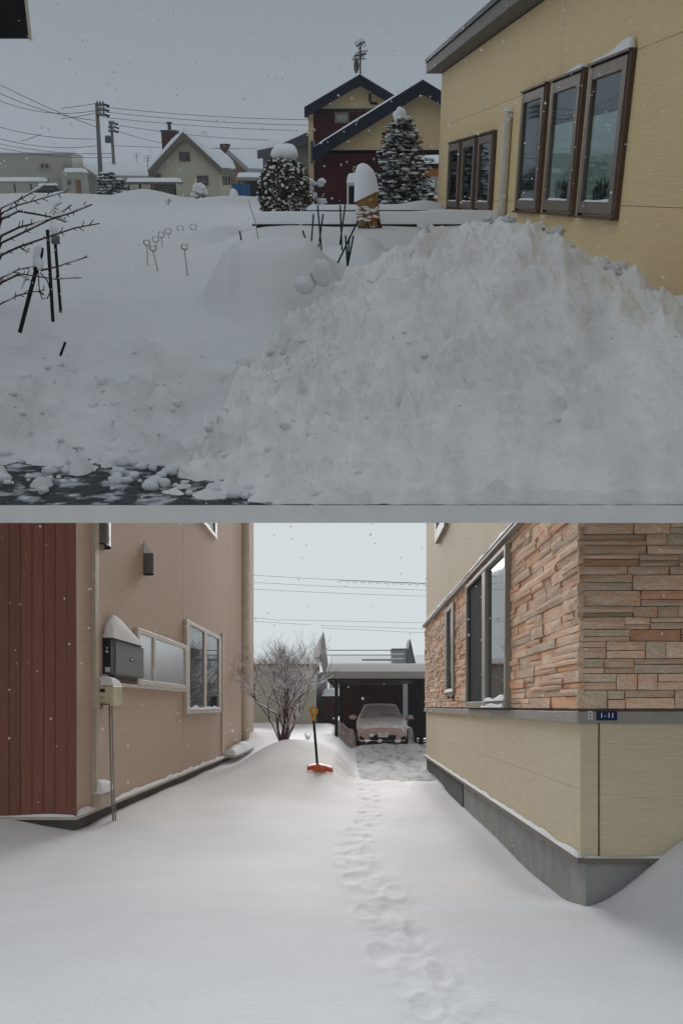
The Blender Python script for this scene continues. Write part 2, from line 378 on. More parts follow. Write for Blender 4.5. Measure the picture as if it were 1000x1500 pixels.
m.grid(lambda a, b: Vector(((a * 2 - 1) * 4.5, 5.74 + b * 2.2, ROAD + 0.006 * noise.noise(Vector((a * 60, b * 14, 0))))), 60, 14)
struct('road', m, 'asphalt', 'A')
m = MB(); m.box(fr0, -4.6, 4.6, -0.104, -0.002, -5.84, -5.735)
struct('terrace_edge', m, 'concrete_white', 'A')

# snow heap shovelled against the house
CREST = [(200, 735, 6.1), (245, 694, 6.6), (300, 612, 7.1), (350, 545, 7.6), (390, 482, 8.2), (470, 410, 9.0), (510, 388, 9.3), (560, 357, 9.6), (600, 338, 9.8), (650, 324, 10), (700, 320, 10), (760, 319, 10), (800, 331, 9.8), (835, 352, 9.6), (870, 372, 9.4), (920, 404, 9.2), (970, 430, 9.05), (1060, 480, 8.9)]
CR = [at(x, y, Y, 'A') for x, y, Y in CREST]
def pileA(X, Y):
    Yc = interp([(p.x, p.y) for p in CR], X); zc = interp([(p.x, p.z) for p in CR], X)
    Yt = interp([(-2.2, 6.3), (-1.3, 6.0), (-0.6, 5.80), (-0.2, 5.60), (1.2, 5.45), (2.0, 5.50), (2.6, 5.8)], X)
    t = (Y - Yt) / (Yc - Yt)
    if t < 0: return ROAD - 0.25 * min(1.0, -t * 3)
    if t <= 1: sh = 1 - (1 - t) ** 1.35; sh = 0.35 * t + 0.65 * sh; z = ROAD + (zc - ROAD) * sh
    else: z = zc - (Y - Yc) * 0.55 - (Y - Yc) ** 2 * 0.25
    k = min(1.0, 0.25 + 2.2 * max(0, t)) * (1.0 if t < 0.93 else max(0.35, 1 - (t - 0.93) * 6))
    p = Vector((X, Y * 0.75, 0)); p = p + Vector((noise.noise(p * 2), noise.noise(p * 2 + Vector((7, 0, 0))), 0)) * 0.14
    big = fbm(p * 1.1 + Vector((3, 7, 1)), 3) * 0.12
    v1 = noise.voronoi(p * 2.6)[0][0]; v2 = noise.voronoi(p * 5.5 + Vector((2, 1, 0)))[0][0]; v3 = noise.voronoi(p * 12.0)[0][0]
    lump = 0.42 * max(0, 0.45 - v1) + 0.36 * max(0, 0.42 - v2) + 0.22 * max(0, 0.42 - v3) + 0.06 * fbm(p * 5, 5)
    runs = 0.09 * noise.noise(Vector((X * 3.2 + Y * 0.3, Y * 0.35, 5))) * sstep(0.0, 1.2, X)      # slide grooves down the right side
    return z + k * (big + runs + (lump - 0.13) * (1.15 - 0.5 * sstep(0.5, 1.8, X)))
m = MB(); XL, XR_ = CR[0].x, CR[-1].x + 0.2
NXp, NYp = 300, 240
pv = [[None] * (NXp + 1) for _ in range(NYp + 1)]
for j in range(NYp + 1):
    Y = 5.745 + 6.2 * (j / NYp)
    for i in range(NXp + 1):
        X = XL + (XR_ - XL) * i / NXp; pv[j][i] = Vector((X, Y, pileA(X, Y) if j else min(pileA(X, Y), ROAD - 0.01)))
def keep(i, j):
    q = (pv[j][i], pv[j][i + 1], pv[j + 1][i], pv[j + 1][i + 1])
    return any(p.z > max(fieldA(p.x, p.y), ROAD) - 0.06 for p in q)
m.grid(lambda a, b: pv[round(b * NYp)][round(a * NXp)], NXp, NYp, keep=keep)
single('snow_heap', m, 'snow_heap', 'huge grey-white heap of shovelled snow against the tan house wall', 'snow heap', (0.6, 8.2, -1.6), 'A')
# loose clods at the foot of the heap and the bank
m = MB(); rg = random.Random(3)
for k in range(150):
    x = rg.uniform(-20, 1010); y = rg.gauss(702, 14) if x < 300 else rg.gauss(724, 9)
    Y = 1.6 / math.tan(TH - math.atan((HB - min(y, 736)) / F)); p = at(x, min(y, 736), Y, 'A'); r = rg.uniform(0.012, 0.045) * (1.6 if rg.random() < 0.15 else 1)
    m.blob((p.x, max(p.y, 5.80 + r), ROAD + r * 0.5), r * rg.uniform(0.9, 1.5), r, r * 0.8, 0.5, 1.6, k * 1.3, 9, 6)
for k in range(70):
    x = rg.uniform(0, 480); y = rg.uniform(520, 690); 
    d = ray(x, y, 'A'); p = hitA(x, y)
    if not 5.9 < p.y < 12: continue
    r = rg.uniform(0.010, 0.036) * (0.6 + 0.6 * rg.random())
    m.blob((p.x, p.y, max(fieldA(p.x, p.y), pileA(p.x, p.y) if XL < p.x < XR_ else -9) - r * 0.15), r * 1.2, r, r * 0.8, 0.5, 1.6, k * 0.7, 9, 6)
for k in range(50):
    X = rg.uniform(-1.2, 2.5); Y = rg.uniform(5.95, 9.7); r = rg.uniform(0.008, 0.024) * (1.5 if rg.random() < 0.12 else 1)
    m.blob((X, Y, pileA(X, Y) - r * 0.2), r * 1.2, r, r * 0.8, 0.5, 1.6, k * 0.9, 9, 6)
for (x, y, Y, r) in [(905, 388, 9.15, 0.075), (930, 405, 9.1, 0.06), (890, 383, 9.3, 0.04), (955, 423, 9.05, 0.05), (815, 335, 9.75, 0.06), (745, 318, 9.95, 0.05), (715, 318, 10, 0.045), (790, 328, 9.85, 0.05), (620, 330, 9.9, 0.05)]:
    p = at(x, y, Y, 'A') - Vector((0, 0, r * .5)); m.blob(p, r * 1.0, r * .8, r * 0.7, 1.1, 2.1, x, 16, 12)
single('snow_clods', m, 'snow_clod', None, None, (0, 6, -1.6), 'A', kind='stuff')

# snow-buried shrub mound and the rounded lumps beside it
m = MB(); c0 = at(392, 400, 10.3, 'A'); zt = at(392, 352, 10.4, 'A').z
def dome(a, b):
    t = 2 * math.pi * a; r = b * 1.12
    X = c0.x + math.cos(t) * r * (0.62 if math.cos(t) < 0 else 0.70); Y = c0.y + 0.2 + math.sin(t) * r * 1.5
    g = fieldA(X, Y); top_ = zt + 0.05 * noise.noise(Vector((X * 1.8, Y * 1.2, 1.5)))
    k = (1 - sstep(0.45, 1.0, b)) if Y > c0.y else (1 - sstep(0.42, 0.99, b) ** 1.2)
    k *= 1 - 0.10 * b
    dent = 0.14 * math.exp(-((X - at(337, 430, 9.3, 'A').x) / 0.035) ** 2) * sstep(0.3, 0.8, b) * (1 - sstep(.9, 1, b)) * (1 if Y < c0.y else 0)
    dent += 0.05 * math.exp(-((X - at(380, 415, 9.3, 'A').x) / 0.06) ** 2 - ((b - .8) / .06) ** 2) * (1 if Y < c0.y else 0)
    return Vector((X, Y, g + (top_ - g) * k - dent * k - .004))
m.grid(dome, 96, 40)
def fkeep(i, j):
    p = fA((i + .5) / 220, (j + .5) / 320)
    if ((p.x - c0.x) / 0.62) ** 2 + ((p.y - c0.y - .2) / 1.5) ** 2 < 0.9: return False
    return not (XL < p.x < XR_ and 5.8 < p.y < 11.9 and pileA(p.x, p.y) > p.z + 0.12)
def fbank(i, j):
    p = fA((i + .5) / 220, (j + .5) / 320); return p.y < 8.1 + 0.9 * noise.noise(Vector((p.x * 1.3, p.y * 1.1, 9)))
FM.grid(fA, 220, 320, keep=lambda i, j: not fbank(i, j) and fkeep(i, j)); FM.grid(fA, 220, 320, mi=1, keep=lambda i, j: fbank(i, j) and fkeep(i, j)); struct('snow_field', FM, ['snow_sheet', 'snow_bank'], 'A')
single('snow_mound', m, 'snow_sheet', 'big smooth dome of snow burying a shrub in the garden', 'snow mound', (c0.x, c0.y, -0.9), 'A')
for (x, y, r, lab) in [(472, 399, 0.085, 'upright egg of snow beside the dome mound'), (447, 417, 0.085, 'low round snow lump at the heap edge below the egg')]:
    m = MB(); p = at(x, y, 9.0, 'A'); m.blob(p, r, r, r * (1.2 if x > 460 else 0.85), 0.2, 1.2, x * 0.1, 18, 12)
    single('snow_lump', m, 'snow_clod', lab, 'snow lump', p - Vector((0, 0, r)), 'A', 'snow lumps by the dome')

# ================================================================== A: tan house on the right
XWA = 3.40; VPA = 406.0
sl = (VPA - CX) / F / ray(VPA, HA, 'A').y if False else ray(VPA, HA, 'A').x / ray(VPA, HA, 'A').y
def wallA_pt(x):
    d = ray(x, HA, 'A'); k = d.x / d.y; Y = XWA / (k - sl); return Vector((k * Y, Y, 0))
pf = wallA_pt(641); U = Vector((sl, 1, 0)).normalized(); Nn = Vector((-1, sl, 0)).normalized()
frW = Frame(pf, U, Nn, 'A')          # u = 0 at the far corner, negative towards the camera
T = Thing('tan_house', 'tan sided house with brown-framed windows beside the snow heap', 'house', frW.pt(-4, -1.3), 'A')
zE = frW.v(641, 112); zB_ = -1.7; u_near = -15.7
core = MB(); core.box(frW, u_near, -0.01, zB_, zE + 0.05, -6.0, -0.012); T.part('wall', core, 'joint_dark')
us = [u_near, frW.u(858), frW.u(752), frW.u(703), 0.0]
us = [u_near] + sorted([frW.u(xx) for xx in (1120, 806, 703)]) + [0.0]
vs_ = [zB_, frW.v(870, 299), frW.v(843, 108), zE]
for i in range(len(us) - 1):
    for j in range(len(vs_) - 1):
        if vs_[j + 1] - vs_[j] < 0.05: continue
        m = MB(); m.box(frW, us[i] + 0.006, us[i + 1] - 0.006, vs_[j] + 0.0025, vs_[j + 1] - 0.0025, -0.012, 0.006); T.part('siding_panel', m, 'siding_tan_upper')
m = MB(); m.box(frW, u_near, 0.25, zE + 0.02, zE + 0.20, -6.2, 0.30); eave = bevel(T.part('eave', m, 'eave_grey'), 0.012)
m = MB(); m.box(frW, u_near, 0.28, zE + 0.202, zE + 0.27, -6.2, 0.33); T.part('roof_edge', m, 'navy', eave)
m = MB(); m.box(frW, u_near, 0.2, zE + 0.272, zE + 0.30, -6.2, 0.25); m.pillow(frW, u_near, 0.2, -6.2, 0.25, zE + 0.30, 0.16, 0.2, 60, 8); T.part('roof_snow', m, 'snow_cap', eave)
def winA(x0, x1, yt0, yb0, big, seed):
    u0, u1 = frW.u(x1), frW.u(x0)          # x1 is nearer the camera
    vt, vb = frW.v(x0, yt0), frW.v(x0, yb0); w__ = u1 - u0; u0 += w__ * 0.10; u1 -= w__ * 0.05
    w = window(T, frW, u0, u1, vb, vt, (u1 - u0) * 0.10, 0.06, 'trim_taupe', 'pane_clear', n0=0.012)
    m = MB(); g = (u1 - u0) * 0.055                       # darker outer casing
    for (a, b, c, d) in ((u0 - g, u0 - 0.004, vb - 0.025, vt + 0.02), (u1 + 0.004, u1 + g * 0.6, vb - 0.025, vt + 0.02)): m.box(frW, a, b, c, d, 0.008, 0.055)
    m.box(frW, u0 - g, u1 + g * 0.6, vt + 0.022, vt + 0.045, 0.008, 0.085); m.box(frW, u0 - g, u1 + g * 0.6, vb - 0.05, vb - 0.027, 0.008, 0.09)
    T.part('casing', m, 'trim_brown', w)
    if big:
        m = MB(); a0, a1 = u0 + (u1 - u0) * 0.10, u1 - (u1 - u0) * (0.10 if big == 1 else 0.45); top = vb + (vt - vb) * (0.66 if big == 1 else 0.28)
        m.grid(lambda a, b: frW.pt(a0 + (a1 - a0) * a, vb + 0.02 + (top - vb) * b, 0.025 + 0.006 * math.sin(a * 46 + seed)), 96, 2)
        if big == 1: T.part('curtain', m, 'curtain', w)
        m = MB(); rgw = random.Random(int(seed * 10))
        for k in range(120):
            uu = u0 + (u1 - u0) * rgw.uniform(0.13, 0.62); m.tube([frW.pt(uu, vb + 0.03, 0.034), frW.pt(uu + rgw.uniform(-.12, .12), vb + rgw.uniform(0.12, 0.34), 0.034)], [0.004, 0.003], 5)
        if big == 1: T.part('house_plant', m, 'needle', w)
    m = MB(); m.pillow(frW, u0 + (u1 - u0) * 0.13, u1 - (u1 - u0) * 0.2, 0.03, 0.075, vb + (u1 - u0) * 0.085, 0.022, 0.03, 30, 5, 0.9, seed); T.part('sill_snow', m, 'snow_cap', w)
    return w, u0, u1, vt
winA(760, 797, 143, 305, 2, 1.0)
w2 = winA(801, 849, 128, 307, 1, 2.0)
w3 = winA(853, 915, 108, 311, 1, 3.0)
for (w_, u0, u1, vt), h in ((w2, 0.05), (w3, 0.09)):
    m = MB(); m.pillow(frW, u0 - 0.05, u1 - (u1 - u0) * (0.05 if h > 0.06 else 0.5), 0.01, 0.085, vt + 0.045, h, 0.05, 50, 6, 0.9, h * 99, hf=lambda a: 1 - 0.65 * a); T.part('lintel_snow', m, 'snow_cap', w_)
winA(658, 676.5, 213, 303, 0, 4.0); winA(678, 699, 208, 304, 0, 5.0); winA(701, 725, 202, 305, 0, 6.0)
# white vent pipe with a hooked top
u = frW.u(743.5); m = MB(); vt = frW.v(743, 171)
m.tube([frW.pt(u, -1.2, 0.07), frW.pt(u, vt - 0.1, 0.07), frW.pt(u, vt - 0.02, 0.065), frW.pt(u, vt, 0.03), frW.pt(u, vt - 0.02, 0.0)], 0.062, 10); p_ = T.part('vent_pipe', m, 'trim_white')
m = MB(); m.pillow(frW, u - 0.07, u + 0.07, 0.0, 0.15, vt + 0.045, 0.05, 0.05, 8, 6); T.part('snow', m, 'snow_cap', p_)

# ================================================================== A: houses behind
def gable_house(name, label, Y, xm, yaw, xl, xr, ridge, ye_l, ye_r, yb, depth, wall, roof='dark_roof', fascia=None, over=0.35, th=0.22, snow=0.28, T=None, gable=None, ygable=None, wn_='wall'):
    fr = facing(Y, 'A', xm, yaw)
    ul, ur = fr.u(xl, ye_l), fr.u(xr, ye_r); ru, rv = fr.uv(*ridge); vl, vr = fr.v(xl, ye_l), fr.v(xr, ye_r); vb = fr.v(xm, yb)
    if T is None: T = Thing(name, label, 'house', fr.pt(ru, vb), 'A')
    ins = 0.32
    # eave height where the wall meets the roof
    wl_, wr_ = ul + ins, ur - ins
    def roofv(u): return vl + (rv - vl) * (u - ul) / (ru - ul) if u < ru else vr + (rv - vr) * (ur - u) / (ur - ru)
    if ygable is not None:
        vg = fr.v(xm, ygable)
        m = MB(); m.prism(fr, [(wl_, vb), (wr_, vb), (wr_, min(vg, roofv(wr_) - th)), (wl_, min(vg, roofv(wl_) - th))], -depth, -over - 0.02); T.part(wn_, m, wall)
        m = MB(); k = (roofv(wl_) - th)
        pl = [(wl_ - 0.02, vg + 0.01), (wr_ + 0.02, vg + 0.01)] + ([(wr_ + 0.02, roofv(wr_) - th)] if roofv(wr_) - th > vg + .05 else []) + [(ru, rv - th * 1.25)] + ([(wl_ - 0.02, roofv(wl_) - th)] if roofv(wl_) - th > vg + .05 else [])
        m.prism(fr, pl, -depth, -over); T.part('gable', m, gable)
        m = MB(); m.box(fr, wl_ - 0.03, wr_ + 0.03, vg - 0.04, vg + 0.008, -over - 0.05, -over + 0.03); T.part('trim_band', m, 'trim_cream')
    else:
        m = MB(); m.prism(fr, [(wl_, vb), (wr_, vb), (wr_, roofv(wr_) - th), (ru, rv - th * 1.2), (wl_, roofv(wl_) - th)], -depth, -over); T.part(wn_, m, wall)
    for (eu, ev, side) in ((ul, vl, -1), (ur, vr, 1)):
        a = math.atan2(rv - ev, abs(ru - eu)); tv = th / math.cos(a)
        m = MB(); m.prism(fr, [(eu, ev - tv), (ru, rv - tv), (ru, rv), (eu, ev)], -depth - over, 0); r = T.part('roof', m, roof)
        m = MB(); m.prism(fr, [(eu - side * -0.01, ev - tv * 1.15), (ru, rv - tv * 1.15), (ru, rv + 0.02), (eu - side * -0.01, ev + 0.02)], 0.004, 0.05); T.part('bargeboard', m, fascia or roof, r)
        if snow:
            m = MB(); n_ = 14
            def sf(aa, bb, eu=eu, ev=ev):
                q = bb; u = eu + (ru - eu) * q; v = ev + (rv - ev) * q
                k = min(1, q / 0.06) ** 0.5; hgt = snow * (1 + 0.25 * noise.noise(Vector((u * 1.3, aa * 9, Y)))) * k
                ed = min(1.0, aa * (depth + over) / 0.25); hgt *= math.sqrt(max(0, 1 - (1 - ed) ** 2))
                return fr.pt(u, v + 0.022 + hgt, -0.06 - aa * (depth + over))
            m.grid(sf, 16, n_)
            m.prism(fr, [(eu, ev + 0.003), (ru, rv + 0.003), (ru, rv + 0.021), (eu, ev + 0.021)], -depth - over, -0.06)
            T.part('roof_snow', m, 'snow_cap_dim', r)
    return T, fr
def fwin(T, fr, x0, y0, x1, y1, n, fmat='trim_grey', pmat='pane_dark', fw=0.08, mull=0, snow=True):
    u0, u1, v0, v1 = fr.rect(x0, y0, x1, y1, n)
    mm = [u0 + (u1 - u0) * (i + 1) / (mull + 1) for i in range(mull)]
    return window(T, fr, u0, u1, v0, v1, min(fw, (u1 - u0) * 0.2), 0.09, fmat, pmat, n0=n + 0.012, mullions=mm, back=False)
def fbox(T, name, fr, x0, y0, x1, y1, n0, n1, mt, parent=None, n=None):
    u0, u1, v0, v1 = fr.rect(x0, y0, x1, y1, n1 if n is None else n); m = MB(); m.box(fr, u0, u1, v0, v1, n0, n1)
    return T.part(name, m, mt, parent) if T else m
# maroon and tan house, two gables
Tm, frb = gable_house('maroon_house', 'maroon and tan gabled house with navy bargeboards and roof aerial', 50, 525, -4, 446, 606, (527, 109), 157, 157, 305, 9, 'siding_maroon', 'navy', 'navy', 0.45, 0.30, 0.10, gable='siding_tan_gable', ygable=155.5)
fwin(Tm, frb, 490, 164, 511, 180, -0.45, 'trim_taupe', 'pane_frosted', 0.09)
_, frf = gable_house('', '', 42, 600, -4, 458, 782, (619, 117), 217, 217, 315, 7.5, 'siding_maroon', 'navy', 'navy', 0.45, 0.32, 0.10, T=Tm, gable='siding_tan_gable', ygable=216.5)
fwin(Tm, frf, 517, 243, 526, 268, -0.45, 'trim_grey', 'pane_dark', 0.06)
# side wall of the rear wing seen left of the front gable, with a window strip
fbox(Tm, 'side_wing', frb, 452, 165, 463, 305, -8.5, -0.48, 'siding_tan_gable')
fwin(Tm, frb, 454, 205, 461, 240, -0.44, 'trim_grey', 'pane_dark', 0.06)
# flue pipe
m = MB(); P = [frb.pt(*frb.uv(*q), 0.12) for q in ((531, 113), (538, 121), (542, 128), (542, 149), (544, 151), (553, 151))]; m.tube(P, 0.055, 8); Tm.part('flue_pipe', m, 'black_metal')
# aerial
m = MB(); q = lambda x, y, n=-0.3: frb.pt(*frb.uv(x, y), n)
m.tube([q(527, 112), q(527, 60)], 0.035, 6)
m.tube([q(521, 65.5), q(534, 59)], 0.03, 5); m.tube([q(518, 80), q(536, 77)], 0.03, 5)
for t in range(6): c = q(519 + 3 * t, 80 - t * 0.6); m.tube([c + Vector((-.12, 0, -.16)), c + Vector((.12, 0, .16))], 0.018, 5)
for t in range(4): c = q(522 + 3.4 * t, 65 - t * 1.6); m.tube([c + Vector((-.1, 0, .14)), c + Vector((.1, 0, -.14))], 0.018, 5)
m.tube([q(517, 86), q(535, 84)], 0.02, 5)
ae = Tm.part('aerial', m, 'wire')
m = MB(); c = q(524.5, 95); 
def dish(a, b):
    t = 2 * math.pi * a; r = 0.24 * b; return c + Vector((math.cos(t) * r * 0.45 - 0.10 * b * b, -0.1 * b * b, math.sin(t) * r * 1.15))
m.grid(dish, 16, 4); Tm.part('satellite_dish', m, 'eave_grey', ae)
# sunroom extension with orange wood between spruce and tan house
frx = facing(37, 'A', 625, 0)
fbox(Tm, 'extension_wall', frx, 596, 246, 668, 312, -3, 0, 'orange_wood')
fbox(Tm, 'extension_band', frx, 594, 238, 670, 246, -3, 0.06, 'siding_maroon')
m = MB(); u0, u1, v0, v1 = frx.rect(592, 228, 672, 238, 0.15); m.box(frx, u0, u1, v0 - 0.02, v0 + 0.04, -3, 0.15); m.pillow(frx, u0, u1, -3, 0.15, v0 + 0.04, v1 - v0, 0.1, 20, 8); Tm.part('extension_snow', m, 'snow_cap')
w_ = fwin(Tm, frx, 604, 258, 655, 283, 0.0, 'trim_grey', 'curtain', 0.07, 2)
m = MB(); u0, u1, v0, v1 = frx.rect(604, 283, 655, 290, 0.2); m.box(frx, u0, u1, v0 + 0.0, v0 + 0.05, 0.01, 0.2); m.pillow(frx, u0, u1, 0.01, 0.2, v0 + 0.05, v1 - v0 - 0.04, 0.06, 12, 4); Tm.part('sill_snow', m, 'snow_cap', w_)
# outdoor unit against the maroon wall
fru = facing(40.5, 'A', 516, 0); u0, u1, v0, v1 = fru.rect(508, 268, 530, 302)
T = Thing('outdoor_unit', 'white outdoor unit cabinet under snow against the maroon wall', 'outdoor unit', fru.pt((u0 + u1) / 2, v0), 'A')
m = MB(); m.box(fru, u0, u0 + 0.06, v0 - .4, v1, -0.4, 0); m.box(fru, u1 - 0.06, u1, v0 - .4, v1, -0.4, 0); m.box(fru, u0 + 0.06, u1 - 0.06, v1 - 0.08, v1, -0.4, -0.003); m.box(fru, u0 + 0.06, u1 - 0.06, v0 - .4, v0 + 0.06, -0.4, -0.003); T.part('cabinet', m, 'trim_white')
m = MB(); m.box(fru, u0 + 0.055, u1 - 0.055, v0 + 0.05, v1 - 0.07, -0.38, -0.05)
for k in range(5): vv = v0 + 0.12 + k * (v1 - v0 - 0.2) / 5; m.box(fru, u0 + 0.06, u1 - 0.06, vv, vv + 0.03, -0.05, -0.02)
T.part('grille', m, 'dark_interior')
m = MB(); m.pillow(fru, u0 - 0.02, u1 + 0.02, -0.42, 0.05, v1 + 0.002, 0.32, 0.12, 14, 10); T.part('snow', m, 'snow_cap')

# cream gabled house with brick chimney
Tc, frc = gable_house('cream_house', 'cream gabled house with tall brick chimney and snowy roof', 95, 270, -9, 217, 324, (268, 193), 249, 245, 291, 4.2, 'siding_cream_far', 'eave_grey', 'eave_grey', 0.5, 0.35, 0.40)
for r_ in ((263, 222, 278, 236), (289, 257, 305, 271), (228, 254, 236, 260)): fwin(Tc, frc, *r_, -0.5, 'trim_brown', 'pane_dark', 0.12)
frs = Frame(frc.pt(frc.u(324, 245) - 0.32, 0, -0.5), -frc.N, frc.U, 'A')
for a in (0.9, 2.0, 3.1): window(Tc, frs, a, a + 0.7, frc.v(300, 270), frc.v(300, 257), 0.1, 0.08, 'trim_brown', 'pane_dark', back=False)
u0, u1, v0, v1 = frc.rect(238, 190, 257, 228, -3); m = MB(); m.box(frc, u0, u1, v0, v1 - 0.12, -4, -2.8); ch = Tc.part('chimney', m, 'brick_red')
m = MB(); m.box(frc, u0 - 0.06, u1 + 0.06, v1 - 0.12, v1, -4.06, -2.74); m.tube([frc.pt((u0 + u1) / 2, v1, -3.4), frc.pt((u0 + u1) / 2, v1 + 0.55, -3.4)], 0.15, 8); m.tube([frc.pt((u0 + u1) / 2, v1 + 0.5, -3.4), frc.pt((u0 + u1) / 2, v1 + 0.62, -3.4)], 0.24, 8); Tc.part('chimney_pot', m, 'dark_roof', ch)

# open carport and dark board fence in front of the cream house
frp = facing(84, 'A', 220, 0); u0, u1, v0, v1 = frp.rect(182, 260, 260, 266)
T = Thing('low_carport', 'long flat carport under snow before the cream house', 'carport', frp.pt((u0 + u1) / 2, frp.v(220, 288)), 'A')
m = MB(); m.box(frp, u0, u1, v0 - 0.15, v0, -3, 0); T.part('roof', m, 'eave_grey'); m = MB(); m.pillow(frp, u0, u1, -3, 0, v0 + 0.003, v1 - v0, 0.2, 30, 6); T.part('snow', m, 'snow_cap_dim')
for x in (188, 205, 222, 256): uu = frp.u(x); m = MB(); m.box(frp, uu - 0.07, uu + 0.07, frp.v(x, 292), v0 - 0.152, -0.3, -0.15); T.part('post', m, 'fence_dark')
u0, u1, v0, v1 = frp.rect(225, 267, 257, 292); nb = 10
for k in range(nb): m = MB(); h_ = (v1 - v0) / nb; m.box(frp, u0, u1, v0 + k * h_, v0 + (k + 0.9) * h_, -0.12, -0.05); T.part('board', m, 'fence_dark')
m = MB(); u0, u1, v0, v1 = frp.rect(184, 276, 224, 279); m.box(frp, u0, u1, v0 - 0.9, v1, -2.8, -2.7); T.part('back_fence', m, 'fence_dark')

# far left flat-roofed house
frl = facing(100, 'A', 60, 6)
T = Thing('flat_roofed_house', 'pale flat-roofed two-storey house at the far left', 'house', frl.pt(0, frl.v(60, 290)), 'A')
fbox(T, 'wall', frl, -25, 224, 108, 292, -8, 0, 'pale_wall'); fbox(T, 'annex', frl, 92, 252, 120, 292, -3, 2.0, 'pale_wall', n=2.0)
for r_ in ((-10, 224, 20, 224),): pass
m = MB(); u0, u1, v0, v1 = frl.rect(-25, 219, 109, 224); m.box(frl, u0, u1, v0, v0 + 0.08, -8.1, 0.12); m.pillow(frl, u0, u1, -8.1, 0.12, v0 + 0.08, 0.3, 0.2, 30, 6); T.part('roof_snow', m, 'snow_cap_dim')
m = MB(); u0, u1, v0, v1 = frl.rect(91, 249, 121, 252, 2.05); m.box(frl, u0, u1, v0, v0 + 0.06, -3, 2.1); m.pillow(frl, u0, u1, -3, 2.1, v0 + 0.06, 0.28, 0.2, 12, 6); T.part('annex_snow', m, 'snow_cap_dim')
fwin(T, frl, 58, 238, 73, 248, 0, 'trim_grey', 'pane_dark', 0.12, 1); fwin(T, frl, 92, 239, 106, 249, 0, 'trim_grey', 'pane_frosted', 0.12, 2)
fbox(T, 'door', frl, 111, 263, 119, 284, 2.0, 2.05, 'brown_wall', n=2.0); fwin(T, frl, 98, 262, 105, 271, 2.0, 'trim_grey', 'pane_dark', 0.1)
# small carport and dark van
frk = facing(88, 'A', 40, 0); u0, u1, v0, v1 = frk.rect(-15, 259, 58, 265)
T = Thing('small_carport', 'small snow-topped carport at the left frame edge', 'carport', frk.pt((u0 + u1) / 2, frk.v(40, 290)), 'A')
m = MB(); m.box(frk, u0, u1, v0 - 0.15, v0, -3, 0); T.part('roof', m, 'trim_grey'); m = MB(); m.pillow(frk, u0, u1, -3, 0, v0 + 0.003, v1 - v0, 0.2, 24, 6); T.part('snow', m, 'snow_cap_dim')
for x in (20, 44, 55): uu = frk.u(x); m = MB(); m.box(frk, uu - 0.06, uu + 0.06, frk.v(x, 292), v0 - 0.152, -0.5, -0.38); T.part('post', m, 'pole_concrete')
frv = facing(82, 'A', 70, 0); u0, u1, v0, v1 = frv.rect(52, 271, 91, 288)
T = Thing('parked_van', 'dark van parked before the flat-roofed house, half hidden by snow', 'van', frv.pt((u0 + u1) / 2, v0), 'A')
w = u1 - u0; h = v1 - v0
m = MB(); m.prism(frv, [(u0, v0 + 0.12), (u1, v0 + 0.12), (u1, v0 + h * 0.42), (u1 - w * 0.09, v0 + h * 0.55), (u1 - w * 0.24, v1), (u0 + 0.08, v1), (u0, v0 + h * 0.6)], -1.4, 0); bevel(T.part('body', m, 'van_dark'), 0.05)
m = MB(); m.prism(frv, [(u0 + 0.15, v0 + h * 0.6), (u1 - w * 0.15, v0 + h * 0.6), (u1 - w * 0.25, v1 - 0.1), (u0 + 0.2, v1 - 0.1)], 0.004, 0.02); T.part('side_glass', m, 'pane_dark')
for k in (0.2, 0.8): m = MB(); c = frv.pt(u0 + w * k, v0 + 0.2, -0.1); m.tube([c, c + Vector((0, -0.16, 0))], 0.24, 14); T.part('wheel', m, 'tyre')
m = MB(); m.pillow(frv, u0 + 0.1, u1 - w * 0.26, -1.35, -0.05, v1 + 0.003, 0.12, 0.15, 14, 6); T.part('snow', m, 'snow_cap_dim')
# low cream house and blue-grey box house behind
gable_house('low_house', 'low cream house with broad snowy roof behind the first pole', 108, 145, -35, 108, 140, (121, 243), 256, 256, 290, 9, 'pale_wall', 'trim_grey', 'trim_grey', 0.3, 0.25, 0.35)
frg = facing(135, 'A', 175, 8)
T = Thing('box_house', 'blue-grey box house behind the utility poles', 'house', frg.pt(0, frg.v(175, 290)), 'A')
fbox(T, 'wall', frg, 138, 240, 196, 290, -9, 0, 'blue_grey_wall'); fbox(T, 'wing', frg, 196, 242, 212, 290, -9, -0.6, 'grey_wall')
m = MB(); u0, u1, v0, v1 = frg.rect(137, 236, 213, 240); m.box(frg, u0, u1, v0, v0 + 0.08, -9, 0.1); m.pillow(frg, u0, u1, -9, 0.1, v0 + 0.08, 0.3, 0.2, 24, 6); T.part('roof_snow', m, 'snow_cap_dim')
for r_ in ((199, 249, 203, 256), (206, 249, 210, 256)): fwin(T, frg, *r_, -0.6, 'trim_grey', 'pane_dark', 0.1)
# brown houses right of the cream house
T2, fr2 = gable_house('brown_house', 'brown house with two small brick chimneys behind the cream one', 118, 345, -22, 318, 364, (334, 219), 248, 246, 290, 9, 'brown_wall', 'grey_wall', 'grey_wall', 0.4, 0.3, 0.45)
for r_ in ((322, 210, 332, 224), (332, 213.5, 337, 224)): fbox(T2, 'chimney', fr2, *r_, -3, -2.2, 'brick_red')
T3, fr3 = gable_house('grey_gable_house', 'small dark-gabled house under snow left of the round shrub', 128, 350, 0, 342, 372, (351, 217), 240, 240, 290, 7, 'brown_wall', 'dark_roof', 'dark_roof', 0.3, 0.35, 0.4)
T4, fr4 = gable_house('dark_roof_house', 'dark-roofed house with snow left of the maroon house', 75, 435, 14, 405, 468, (449, 194), 214, 214, 300, 7, 'eave_grey', 'dark_roof', 'dark_roof', 0.3, 0.5, 0.25)
